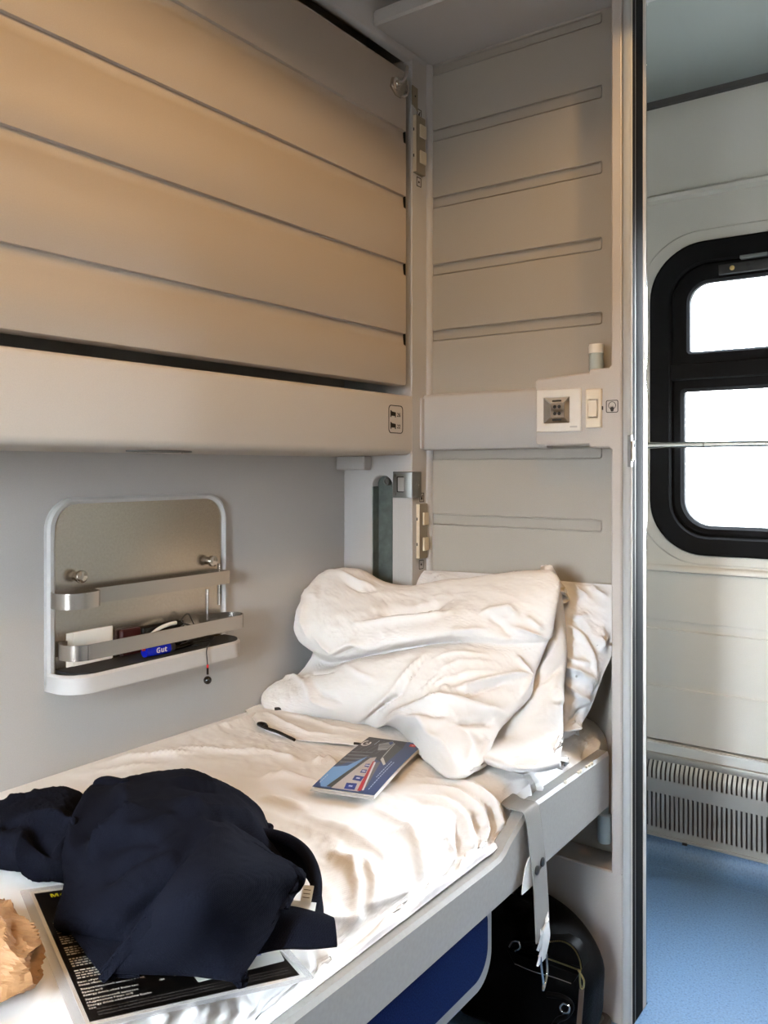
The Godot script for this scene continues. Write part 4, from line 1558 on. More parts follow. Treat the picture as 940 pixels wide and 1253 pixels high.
func under_berth() -> void:
	# folded seat below the rail
	var o := thing("folding_bench", "dark blue upholstered bench with a grey rim folded away under the berth", "bench", Vector3(-0.72, 0.31, -0.6))
	var s := Sh.new()
	s.xf = wall_x(-0.722)
	s.prism(rrect(-0.2, 0.289, 1.338, 0.432, [0.060, 0.02, 0.01, 0.01], 10), -0.05, 0.0, 0.007)
	part("rim", s, M.seat_rim, o)
	s = Sh.new()
	s.xf = wall_x(-0.722)
	s.prism(rrect(-0.2, 0.316, 1.314, 0.428, [0.050, 0.02, 0.01, 0.01], 10), -0.004, 0.004, 0.003)
	part("upholstery", s, M.upholstery, o)
	# black leather bag on the floor
	o = thing("handbag", "black leather bag with an open brass zip under the head of the berth", "bag", Vector3(-0.875, -0.05, -1.74))
	var g := []
	var rows := 34
	var cols := 64
	for i in rows:
		var f := -PI / 2 + PI * i / (rows - 1)
		var line := PackedVector3Array()
		for j in cols + 1:
			var a := -TAU * j / cols
			var ct := signf(cos(f)) * pow(absf(cos(f)), 0.42)
			var st := signf(sin(f)) * pow(absf(sin(f)), 0.62)
			var ca := signf(cos(a)) * pow(absf(cos(a)), 0.62)
			var sa := signf(sin(a)) * pow(absf(sin(a)), 0.62)
			var y := 0.092 - st * 0.142
			var slump := 1.0 - 0.22 * smoothstep(0.12, 0.30, y)
			var p := Vector3(-0.878 + ct * ca * 0.196 * slump, y, -1.740 + ct * sa * 0.100 * (1.0 - 0.5 * (1.0 - slump)))
			# the top slopes down towards the aisle
			p.y -= 0.06 * smoothstep(0.0, 0.3, p.y) * smoothstep(-0.84, -0.66, p.x)
			p += Vector3(sin(p.y * 34.0 + p.z * 9.0) * 0.003, sin(p.x * 40.0) * 0.003, sin(p.x * 28.0 + p.y * 22.0) * 0.004)
			line.push_back(p)
		g.append(line)
	g.reverse()
	s = Sh.new()
	s.grid(g, true)
	part("body", s, M.leather, o)
	# open zip pocket: dark mouth, two rows of teeth, flap with a stitched edge
	s = Sh.new()
	s.prism(PackedVector2Array([Vector2(-0.8428, 0.1818), Vector2(-0.8042, 0.1909), Vector2(-0.7609, 0.2102), Vector2(-0.7207, 0.2250), Vector2(-0.6974, 0.2208), Vector2(-0.6832, 0.2037), Vector2(-0.6780, 0.1822), Vector2(-0.7207, 0.1777), Vector2(-0.7609, 0.1759), Vector2(-0.8137, 0.1756)]), -1.670, -1.636, 0.003)
	part("pocket_lining", s, M.leather_soft, o)
	var upper := curve([Vector3(-0.8292, 0.1775, -1.6330), Vector3(-0.7947, 0.1957, -1.6330), Vector3(-0.7535, 0.2143, -1.6330), Vector3(-0.7207, 0.2267, -1.6330), Vector3(-0.6974, 0.2225, -1.6330), Vector3(-0.6832, 0.2054, -1.6330), Vector3(-0.6780, 0.1839, -1.6330)], 8)
	var lower := curve([Vector3(-0.8331, 0.1744, -1.6330), Vector3(-0.7947, 0.1767, -1.6330), Vector3(-0.7535, 0.1801, -1.6330), Vector3(-0.7171, 0.1806, -1.6330), Vector3(-0.6780, 0.1805, -1.6330)], 12)
	for line in [upper, lower]:
		s = Sh.new()
		s.tube(line, 0.0030, 8)
		part("zip_tape", s, M.leather_soft, o)
		var teeth := Sh.new()
		for k in line.size() - 1:
			var a: Vector3 = line[k]
			var b: Vector3 = line[k + 1]
			var n := maxi(1, int(a.distance_to(b) / 0.0042))
			for e in n:
				var c := a.lerp(b, (e + 0.5) / n) + Vector3(0, 0, 0.003)
				if c.x > -0.775:
					teeth.box(c - Vector3(0.0011, 0.0015, 0.0012), c + Vector3(0.0011, 0.0015, 0.0012))
		part("zip_teeth", teeth, M.brass, o).set_meta("kind", "stuff")
	s = Sh.new()
	s.prism(PackedVector2Array([Vector2(-0.8487, 0.1658), Vector2(-0.8137, 0.1651), Vector2(-0.7609, 0.1674), Vector2(-0.7207, 0.1675), Vector2(-0.6868, 0.1675), Vector2(-0.6992, 0.1447), Vector2(-0.7388, 0.1443), Vector2(-0.7852, 0.1401), Vector2(-0.8331, 0.1429)]), -1.660, -1.632, 0.002)
	var flap := part("pocket_flap", s, M.leather_soft, o)
	s = Sh.new()
	s.tube(curve([Vector3(-0.8292, 0.1425, -1.6315), Vector3(-0.7852, 0.1410, -1.6315), Vector3(-0.7388, 0.1451, -1.6315), Vector3(-0.7009, 0.1458, -1.6315)]), 0.0008, 6)
	part("stitched_edge", s, M.webbing, flap)
	# slider, pull and leather tab
	s = Sh.new()
	s.tube(curve([Vector3(-0.6832, 0.1821, -1.6260), Vector3(-0.6780, 0.1755, -1.6260), Vector3(-0.6710, 0.1647, -1.6260), Vector3(-0.6727, 0.1491, -1.6260), Vector3(-0.6780, 0.1505, -1.6260), Vector3(-0.6797, 0.1683, -1.6260), Vector3(-0.6797, 0.1799, -1.6260)]), 0.0022, 8)
	var pull := part("zip_pull", s, M.brass, o)
	s = Sh.new()
	s.ribbon(curve([Vector3(-0.6753, 0.1515, -1.6260), Vector3(-0.6771, 0.1225, -1.6260), Vector3(-0.6815, 0.0709, -1.6260)]), Vector3(1, 0, 0), 0.010, 0.003)
	part("pull_tab", s, M.brown_strap, pull)
	s = Sh.new()
	s.tube(curve([Vector3(-0.7535, 0.1050, -1.6300), Vector3(-0.7243, 0.1121, -1.6300), Vector3(-0.7045, 0.1092, -1.6300), Vector3(-0.6992, 0.0977, -1.6300), Vector3(-0.7099, 0.0769, -1.6300), Vector3(-0.7315, 0.0586, -1.6300), Vector3(-0.7462, 0.0258, -1.6300)]), 0.0055, 10)
	var carry := part("shoulder_strap", s, M.leather_soft, o)
	s = Sh.new()
	s.tube(curve([Vector3(-0.7135, 0.1059, -1.6220), Vector3(-0.7009, 0.1038, -1.6220), Vector3(-0.7027, 0.0914, -1.6220), Vector3(-0.7153, 0.0867, -1.6220), Vector3(-0.7207, 0.0948, -1.6220), Vector3(-0.7135, 0.1059, -1.6220)]), 0.0022, 10)
	part("strap_ring", s, M.chrome, carry)
	s = Sh.new()
	s.tube(curve([Vector3(-0.8409, 0.1754, -1.6300), Vector3(-0.8331, 0.1885, -1.6300), Vector3(-0.8195, 0.1929, -1.6300), Vector3(-0.8157, 0.1819, -1.6300), Vector3(-0.8272, 0.1711, -1.6300)]), 0.0022, 10)
	part("zip_end_ring", s, M.chrome, o)
	# floor plate by the door frame
	o = thing("floor_plate", "small dark grey cover plate on the floor against the end wall", "plate", Vector3(-0.76, -0.05, -1.80))
	s = Sh.new()
	s.xf = along_y()
	s.prism(rrect(-0.90, 1.70, -0.694, 1.856, [0.02, 0.02, 0.01, 0.01], 6), -0.0505, -0.034, 0.004)
	part("cover", s, M.grey_trim, o)
	s = Sh.new()
	s.xf = along_y()
	s.prism(rrect(-0.885, 1.715, -0.708, 1.842, [0.014, 0.014, 0.006, 0.006], 6), -0.040, -0.0325, 0.001)
	part("inset", s, M.zinc, o)


func cloth_thing(called: String, label: String, category: String, net: Array, sub: int, folds: Array, wrinkle: float, scale: float, th: float, mat: Material, seed_: int, gain := 1.0) -> MeshInstance3D:
	var g := folded(smooth_net(net, sub), folds, wrinkle, scale, seed_, gain)
	var s := Sh.new()
	s.shell(g, th)
	var at := Vector3.ZERO
	for p in net[net.size() / 2]:
		at += p
	at /= net[net.size() / 2].size()
	var o := MeshInstance3D.new()
	o.name = numbered(called)
	s_shift(s, at)
	o.mesh = s.mesh()
	o.material_override = mat
	add_child(o)
	o.position = at
	o.set_meta("label", label)
	o.set_meta("category", category)
	return o


static func s_shift(s: Sh, at: Vector3) -> void:
	for k in s.v.size():
		s.v[k] -= at


func bedding() -> void:
	cloth_thing("bed_sheet", "crumpled white fitted sheet over the mattress, its hem on the berth rail", "sheet", SHEET, 14, SHEET_FOLDS, 0.0042, 6.0, 0.004, M.sheet_linen, 3, 1.5)
	cloth_thing("pillow", "white crumpled pillow standing against the end wall behind the duvet", "pillow", PILLOW, 22, PILLOW_FOLDS, 0.006, 7.0, 0.022, M.pillow_linen, 7, 1.9)
	cloth_thing("duvet", "bundled white duvet rolled up at the head of the berth", "duvet", DUVET, 20, DUVET_FOLDS, 0.005, 5.0, 0.010, M.linen, 11, 2.1)
	cloth_thing("folded_blanket", "smooth white folded blanket hanging between the duvet and the pillow", "blanket", FLAP, 18, FLAP_FOLDS, 0.003, 5.0, 0.012, M.linen, 13, 1.3)
	cloth_thing("top_sheet", "flat white top sheet spread out under the edge of the duvet", "sheet", TOPSHEET, 20, TOPSHEET_FOLDS, 0.003, 7.0, 0.0015, M.sheet_linen, 17, 1.3)
	# black elastic cord showing along the edge of the top sheet
	var o := thing("elastic_band", "short black elastic band looped on the sheet by the duvet", "band", Vector3(-1.30, 0.612, -1.39))
	var s := Sh.new()
	s.tube(curve([Vector3(-1.330, 0.6175, -1.398), Vector3(-1.345, 0.6175, -1.4085), Vector3(-1.358, 0.6175, -1.4085), Vector3(-1.360, 0.6175, -1.401), Vector3(-1.345, 0.6175, -1.394), Vector3(-1.318, 0.6175, -1.388), Vector3(-1.285, 0.6175, -1.3835), Vector3(-1.245, 0.6170, -1.373), Vector3(-1.219, 0.6165, -1.3665)]), 0.0034, 10)
	part("band", s, M.black_dull, o)
	o = thing("elastic_end", "tiny black elastic end peeping out under the duvet's near edge", "band", Vector3(-1.405, 0.612, -1.515))
	s = Sh.new()
	s.tube(curve([Vector3(-1.412, 0.6175, -1.511), Vector3(-1.405, 0.618, -1.517), Vector3(-1.396, 0.617, -1.521)]), 0.0036, 10)
	part("band", s, M.black_dull, o)
	o = thing("dark_cord", "thin black cord running under the sheet behind the train magazine", "cord", Vector3(-0.97, 0.612, -1.46))
	s = Sh.new()
	s.tube(curve([Vector3(-1.099, 0.6175, -1.4205), Vector3(-1.088, 0.6178, -1.4235), Vector3(-1.076, 0.617, -1.4275)]), 0.0026, 8)
	s.tube(curve([Vector3(-1.004, 0.6185, -1.488), Vector3(-0.985, 0.6185, -1.503), Vector3(-0.965, 0.618, -1.512)]), 0.0018, 8)
	s.tube(curve([Vector3(-0.987, 0.6185, -1.482), Vector3(-0.962, 0.6185, -1.466), Vector3(-0.942, 0.6185, -1.447), Vector3(-0.938, 0.618, -1.437)]), 0.0034, 8)
	part("cord", s, M.black_dull, o)


func sweater() -> void:
	var o := thing("sweater", "dark navy knitted sweater thrown in a heap on the berth, partly over the black menu", "sweater", Vector3(-1.0, 0.61, -0.85))
	var k: Material = M.knit
	var s := Sh.new()
	s.shell(folded(smooth_net(KNIT_BODY, 16), KNIT_BODY_FOLDS, 0.005, 5.0, 23, 1.25), 0.010)
	part("body", s, k, o)
	s = Sh.new()
	s.shell(folded(smooth_net(KNIT_FLAP, 14), [], 0.002, 6.0, 29), 0.008, 1)
	part("folded_front", s, k, o)
	s = Sh.new()
	s.shell(folded(smooth_net(KNIT_UNDER, 12), [], 0.002, 10.0, 31), 0.006)
	part("hem_layer", s, k, o)
	# left sleeve, bunched in swirling folds, and the small lobe behind it
	s = Sh.new()
	s.shell(folded(smooth_net(KNIT_SLEEVE, 18), KNIT_SLEEVE_FOLDS, 0.004, 9.0, 37, 1.3), 0.010)
	part("sleeve", s, k, o)
	var p := curve(LOBE, 8)
	var r := []
	for i in p.size():
		r.append(0.012 + 0.004 * i / p.size())
	r[0] = 0.006
	s = Sh.new()
	s.tube(p, r, 16, true)
	part("sleeve_fold", s, k, o)
	# neck opening: a standing ribbed band curving round to the hem
	p = curve(NECK_PATH, 10)
	var ups := []
	for i in p.size():
		p[i].y -= 0.014
		ups.append(Vector3(-0.25, 1.0, -0.05).normalized())
	s = Sh.new()
	s.ribbon(p, ups, 0.036, 0.009)
	part("neck_band", s, k, o)
	p = curve(NECK_PATH, 10)
	r = []
	for i in p.size():
		r.append(0.0085)
		p[i] = p[i] + Vector3(-0.004, 0.001, 0)
	s = Sh.new()
	s.tube(p, r, 14)
	part("neck_band", s, k, o)
	# ribbed cuff at the right: two curves lofted
	var a := curve(CUFF_PATH, 14)
	var b := curve(CUFF_LOW, 14)
	var g := []
	for i in 13:
		var f := float(i) / 12
		var line := PackedVector3Array()
		for j in a.size():
			var q := a[j].lerp(b[j], f)
			q.y += 0.010 * sin(PI * f)
			line.push_back(q)
		g.append(line)
	s = Sh.new()
	s.shell(g, 0.009, 1)
	part("ribbed_cuff", s, k, o)
	# labels
	s = Sh.new()
	s.xf = Transform3D(Basis(Vector3(0.80, 0.06, -0.59).normalized(), 0.0), Vector3.ZERO)
	var e1 := Vector3(0.865, -0.06, -0.498).normalized()
	var e2 := Vector3(-0.36, 0.55, -0.62)
	e2 = (e2 - e1 * e2.dot(e1)).normalized()
	var at := Vector3(-0.7205, 0.632, -0.8215)
	s.xf = Transform3D(Basis(e1, e2, e1.cross(e2)), at)
	s.box(Vector3(-0.019, -0.013, -0.0006), Vector3(0.017, 0.012, 0.0006))
	var lab := part("brand_label", s, M.satin_label, o)
	lab.set_meta("label", "pale satin label sewn inside the neck")
	s = Sh.new()
	s.xf = Transform3D(Basis(e1, e2, e1.cross(e2)), at + e1 * 0.003 - e2 * -0.021)
	s.box(Vector3(-0.007, -0.012, -0.0006), Vector3(0.007, 0.012, 0.0006))
	part("care_label", s, M.satin_label, o)
	for k2 in 3:
		s = Sh.new()
		s.xf = Transform3D(Basis(e1, e2, e1.cross(e2)), at + e1 * 0.003 + e2 * (0.017 + k2 * 0.005))
		s.box(Vector3(-0.005, -0.0005, 0.0004), Vector3(0.004, 0.0005, 0.0008))
		part("label_print", s, M.grey_ink, lab)


func printed_things() -> void:
	# laminated drinks menu under the sweater
	var bl := Vector3(-0.7902, 0.603, -0.555)
	var e1 := Vector3(0.0936, -0.033, -0.242)
	var e2 := Vector3(-0.288, 0.010, -0.1117)
	var lx := 0.2616
	var ly := 0.3091
	e1 = e1.normalized()
	e2 = (e2 - e1 * e2.dot(e1)).normalized()
	var fr := Transform3D(Basis(e1, e2, e1.cross(e2)), bl)
	var o := thing("drinks_menu", "black laminated menu with a white border and rows of small print under the sweater", "menu", bl)
	var s := Sh.new()
	s.xf = fr
	s.prism(rrect(-0.015, -0.012, lx + 0.010, ly + 0.012, 0.004, 4), -0.0004, 0.0006)
	part("plastic_film", s, M.laminate_film, o)
	s = Sh.new()
	s.xf = fr
	s.box(Vector3(-0.003, -0.004, -0.0002), Vector3(lx + 0.001, ly + 0.004, 0.0001))
	part("paper", s, M.paper_white, o)
	s = Sh.new()
	s.xf = fr
	s.box(Vector3(0.0012, 0.001, 0.0), Vector3(lx - 0.005, ly - 0.004, 0.0009))
	part("black_print", s, M.menu_black, o)
	s = Sh.new()
	s.xf = fr
	s.prism(PackedVector2Array([Vector2(0.5165 * lx, 0.098 * ly), Vector2(0.522 * lx, 0.094 * ly), Vector2(0.962 * lx, 0.112 * ly), Vector2(0.970 * lx, 0.120 * ly), Vector2(0.985 * lx, 0.200 * ly), Vector2(0.98 * lx, 0.31 * ly), Vector2(0.56 * lx, 0.31 * ly), Vector2(0.52 * lx, 0.24 * ly), Vector2(0.512 * lx, 0.160 * ly)]), 0.0006, 0.0011)
	part("white_panel", s, M.paper_white, o)
	var rows := [[0.248, "Квас «Русский дар» (PET)", 0.022], [0.229, "Kvass «Russky dar» (PET)", 0.022], [0.201, "Энергетический напиток « Ред", 0.022], [0.180, "Булл» м/б", 0.022], [0.160, "Energy drink «Red Bull» can", 0.022], [0.132, "Энергетический напиток", 0.022], [0.114, "«Адреналин Раш» м/б", 0.022], [0.094, "Energy drink «Adrenaline Rush»", 0.022], [0.077, "can", 0.022]]
	for q in rows:
		letters(q[1], 0.0047, M.white_ink, fr * Vector3(q[2] * lx, q[0] * ly, 0.0009), e1, e2, o, "print_line", true)
	for q in [[0.358, 0.160, "450"], [0.432, 0.169, "250-00"], [0.33, 0.215, "450"]]:
		letters(q[2], 0.0042, M.white_ink, fr * Vector3(q[0] * lx, q[1] * ly, 0.0009), e1, e2, o, "price", true)
	letters("Me", 0.014, M.yellow_ink, fr * Vector3(0.073 * lx, 0.947 * ly, 0.0009), e1, e2, o, "heading", true)
	# lines too small to read: rows of short print marks
	var rng := RandomNumberGenerator.new()
	rng.seed = 12
	var marks := Sh.new()
	marks.xf = fr
	for k in 26:
		var y := 0.275 + 0.0172 * k
		if k % 5 == 4 and k < 24:
			continue
		var x := 0.03
		while x < 0.30 - 0.1 * rng.randf():
			var w := 0.008 + 0.018 * rng.randf()
			marks.box(Vector3(x * lx, (y - 0.003) * ly, 0.0008), Vector3((x + w) * lx, (y + 0.003) * ly, 0.00105))
			x += w + 0.006
	part("small_print", marks, M.white_ink, o).set_meta("kind", "stuff")
	marks = Sh.new()
	marks.xf = fr
	for k in 3:
		var y := 0.030 + 0.018 * k
		var x := 0.05
		while x < 0.95:
			var w := 0.010 + 0.02 * rng.randf()
			marks.box(Vector3(x * lx, (y - 0.003) * ly, 0.0008), Vector3((x + w) * lx, (y + 0.003) * ly, 0.00105))
			x += w + 0.006
	part("small_print", marks, M.grey_ink, o).set_meta("kind", "stuff")
	letters("Комбо 350", 0.0042, M.blue_plastic, fr * Vector3(0.80 * lx, 0.19 * ly, 0.0012), e1, e2, o, "price", true)
	s = Sh.new()
	s.xf = fr * Transform3D(Basis(), Vector3(0.67 * lx, 0.18 * ly, 0.0))
	s.prism(rrect(-0.012, -0.012, 0.012, 0.012, 0.0118, 6), 0.0006, 0.0013)
	part("price_dot", s, M.blue_plastic, o)
	magazine()


func poly_fill(im: Image, poly: Array, c: Color) -> void:
	# poly in cover coordinates, x to the right and y up, both 0 to 1
	var w := im.get_width()
	var h := im.get_height()
	var pp := PackedVector2Array()
	var lo := Vector2(9, 9)
	var hi := Vector2(-9, -9)
	for q in poly:
		var p := Vector2(q[0] * w, (1.0 - q[1]) * h)
		pp.push_back(p)
		lo = lo.min(p)
		hi = hi.max(p)
	for y in range(maxi(0, int(lo.y)), mini(h, int(hi.y) + 1)):
		for x in range(maxi(0, int(lo.x)), mini(w, int(hi.x) + 1)):
			if Geometry2D.is_point_in_polygon(Vector2(x + 0.5, y + 0.5), pp):
				im.set_pixel(x, y, c)


func magazine() -> void:
	var im := Image.create(192, 384, false, Image.FORMAT_RGB8)
	im.fill(Color(0.22, 0.295, 0.46))
	var dark := Color(0.20, 0.21, 0.23)
	var grey := Color(0.30, 0.31, 0.33)
	poly_fill(im, [[0, 1], [0.70, 1], [0.746, 0.84], [0.74, 0.49], [0.41, 0.587], [0.0, 0.66]], dark)
	poly_fill(im, [[0.0, 0.66], [0.41, 0.587], [0.27, 0.535], [0.10, 0.385], [0.0, 0.36]], grey)
	for k in 7:
		var y := 0.42 + 0.035 * k
		poly_fill(im, [[0.02, y], [0.36, y + 0.04], [0.36, y + 0.047], [0.02, y + 0.012]], Color(0.55, 0.56, 0.58) if k % 2 == 0 else Color(0.14, 0.14, 0.16))
	for k in 5:
		var x := 0.06 + 0.09 * k
		poly_fill(im, [[x, 0.66], [x + 0.012, 0.66], [x + 0.10, 0.95], [x + 0.09, 0.95]], Color(0.40, 0.41, 0.44))
	poly_fill(im, [[0.351, 0.591], [0.202, 0.38], [0.0, 0.33], [0.0, 0.12], [0.12, 0.02], [0.272, 0.03]], Color(0.45, 0.62, 0.80))
	poly_fill(im, [[0.381, 0.565], [0.435, 0.575], [0.32, 0.03], [0.20, 0.03]], Color(0.24, 0.25, 0.24))
	poly_fill(im, [[0.42, 0.565], [0.50, 0.60], [0.73, 0.02], [0.29, 0.02]], Color(0.72, 0.69, 0.66))
	poly_fill(im, [[0.59, 0.50], [0.64, 0.52], [0.79, 0.10], [0.75, 0.04]], Color(0.42, 0.41, 0.40))
	for q in [[[0.444, 0.121], [0.607, 0.131], [0.651, 0.036], [0.487, 0.033]], [[0.463, 0.246], [0.618, 0.242], [0.625, 0.167], [0.483, 0.174]], [[0.48, 0.351], [0.558, 0.357], [0.584, 0.303], [0.494, 0.296]], [[0.45, 0.45], [0.509, 0.462], [0.544, 0.399], [0.471, 0.401]]]:
		poly_fill(im, q, Color(0.12, 0.20, 0.50))
		var c := Vector2()
		for p in q:
			c += Vector2(p[0], p[1]) / 4.0
		poly_fill(im, [[c.x - 0.03, c.y - 0.008], [c.x + 0.03, c.y - 0.008], [c.x + 0.03, c.y + 0.012], [c.x - 0.03, c.y + 0.012]], Color(0.75, 0.78, 0.85))
	poly_fill(im, [[0.512, 0.517], [0.56, 0.511], [0.756, 0.035], [0.70, 0.031]], Color(0.70, 0.16, 0.18))
	poly_fill(im, [[0.545, 0.50], [0.575, 0.505], [0.79, 0.05], [0.765, 0.04]], Color(0.85, 0.84, 0.84))
	poly_fill(im, [[0.30, 0.868], [0.463, 0.975], [0.53, 0.923], [0.534, 0.766], [0.40, 0.73]], Color(0.62, 0.64, 0.66))
	poly_fill(im, [[0.42, 0.93], [0.463, 0.965], [0.51, 0.93], [0.50, 0.88]], Color(0.16, 0.28, 0.55))
	for k in 3:
		poly_fill(im, [[0.34, 0.80 + 0.03 * k], [0.51, 0.82 + 0.03 * k], [0.51, 0.832 + 0.03 * k], [0.34, 0.812 + 0.03 * k]], Color(0.40, 0.42, 0.45))
	poly_fill(im, [[0.53, 0.923], [0.534, 0.766], [0.60, 0.62], [0.74, 0.47], [0.746, 0.836]], Color(0.27, 0.29, 0.28))
	poly_fill(im, [[0.585, 0.616], [0.62, 0.60], [0.75, 0.493], [0.735, 0.465], [0.60, 0.56]], Color(0.82, 0.82, 0.79))
	poly_fill(im, [[0.53, 0.93], [0.548, 0.93], [0.60, 0.62], [0.583, 0.62]], Color(0.75, 0.76, 0.76))
	# red square with a pale mark, white ring logo, two lines of small white print
	poly_fill(im, [[0.79, 0.965], [0.90, 0.965], [0.92, 0.905], [0.81, 0.905]], Color(0.85, 0.16, 0.12))
	poly_fill(im, [[0.83, 0.945], [0.88, 0.945], [0.87, 0.925], [0.84, 0.925]], Color(0.95, 0.75, 0.7))
	for k in 40:
		var a := TAU * k / 40
		if k > 4 and k < 12:
			continue
		var c := Vector2(0.085 + cos(a) * 0.062, 0.85 + sin(a) * 0.055)
		poly_fill(im, [[c.x - 0.013, c.y - 0.009], [c.x + 0.013, c.y - 0.009], [c.x + 0.013, c.y + 0.009], [c.x - 0.013, c.y + 0.009]], Color(0.93, 0.93, 0.93))
	poly_fill(im, [[0.075, 0.845], [0.115, 0.845], [0.115, 0.862], [0.075, 0.862]], Color(0.93, 0.93, 0.93))
	var rng := RandomNumberGenerator.new()
	rng.seed = 5
	for line in [[0.845, 0.07, 0.55], [0.80, 0.26, 0.55], [0.24, 0.84, 0.93], [0.05, 0.07, 0.20]]:
		var y: float = line[1]
		while y < line[2]:
			var l := 0.012 + 0.02 * rng.randf()
			poly_fill(im, [[line[0] - 0.008, y], [line[0] + 0.008, y], [line[0] + 0.008, y + l], [line[0] - 0.008, y + l]], Color(0.72, 0.77, 0.86))
			y += l + 0.008
	var m := make("magazine_cover", Color(1, 1, 1), 0.28)
	m.albedo_texture = ImageTexture.create_from_image(im)
	var p1 := Vector3(-1.0071, 0.613, -1.1771)
	var p2 := Vector3(-1.0758, 0.622, -1.4436)
	var p4 := Vector3(-0.8904, 0.613, -1.2093)
	var ex := p4 - p1
	var ey := p2 - p1
	var nrm := ex.cross(ey).normalized()
	var o := thing("magazine", "blue travel magazine with a station platform on its cover lying on the sheet", "magazine", p1)
	var g := []
	var gb := []
	for i in 13:
		var a := PackedVector3Array()
		var b := PackedVector3Array()
		for j in 9:
			var u := j / 8.0
			var v := 1.0 - i / 12.0
			var q := p1 + ex * u + ey * v + nrm * (0.0075 + 0.004 * sin(PI * v) - 0.002 * u * v)
			a.push_back(q)
			b.push_back(q - nrm * 0.0015)
		g.append(a)
		gb.append(b)
	var s := Sh.new()
	s.grid(g)
	part("cover", s, m, o)
	s = Sh.new()
	s.shell(gb, 0.006, 1)
	part("pages", s, M.paper_white, o)
	# the clear wrapper folded under the near edge
	s = Sh.new()
	s.ribbon(PackedVector3Array([p1 + nrm * 0.004 - ey * 0.012, p4 + nrm * 0.004 - ey * 0.008]), ey.normalized(), 0.014, 0.0012)
	part("wrapper_edge", s, M.satin_label, o)


func paper_bag() -> void:
	var o := thing("paper_bag", "crumpled brown paper bag on the sheet beside the laminated menu", "paper bag", Vector3(-0.985, 0.605, -0.545))
	# a coarse net of random facets, split finely along its creases
	var rng := RandomNumberGenerator.new()
	rng.seed = 77
	var rows := 12
	var cols := 20
	var net := []
	for i in rows:
		var line := PackedVector3Array()
		for j in cols + 1:
			if j == cols:
				line.push_back(line[0])
				continue
			var pole := i == 0 or i == rows - 1
			var f := PI * i / (rows - 1) + (0.0 if pole else rng.randf_range(-0.10, 0.10))
			var t := -TAU * j / cols + (0.0 if pole else rng.randf_range(-0.12, 0.12))
			var h := rng.randf_range(0.76, 1.12) if not pole else 0.95
			var p := Vector3(sin(f) * cos(t) * 0.100, cos(f) * 0.050, sin(f) * sin(t) * 0.062) * h
			p.y = maxf(p.y, -0.026)
			line.push_back(p)
		if i == 0 or i == rows - 1:
			line.fill(Vector3(0.0, 0.046 if i == 0 else -0.026, 0.0))
		net.append(line)
	var nz := FastNoiseLite.new()
	nz.fractal_type = FastNoiseLite.FRACTAL_RIDGED
	nz.frequency = 30.0
	nz.fractal_octaves = 2
	var g := []
	var sub := 5
	for i in (rows - 1) * sub + 1:
		var k := mini(i / sub, rows - 2)
		var u := float(i) / sub - k
		var line := PackedVector3Array()
		for j in cols * sub + 1:
			var l := mini(j / sub, cols - 1)
			var w := float(j) / sub - l
			var a: Vector3 = net[k][l]
			var b: Vector3 = net[k][l + 1]
			var c: Vector3 = net[k + 1][l]
			var d: Vector3 = net[k + 1][l + 1]
			var p := a + (b - a) * w + (c - a) * u
			if u + w > 1.0:
				p = d + (c - d) * (1.0 - w) + (b - d) * (1.0 - u)
			p *= 1.0 + 0.05 * nz.get_noise_3d(p.x, p.y, p.z)
			line.push_back(Vector3(-0.974, 0.630, -0.530) + p)
		g.append(line)
	var s := Sh.new()
	for i in g.size() - 1:
		for j in g[0].size() - 1:
			s.quad(g[i][j], g[i + 1][j], g[i + 1][j + 1], g[i][j + 1])
	part("bag", s, M.kraft, o)


# ---------------------------------------------------------------- control nets and fold lines of the soft things

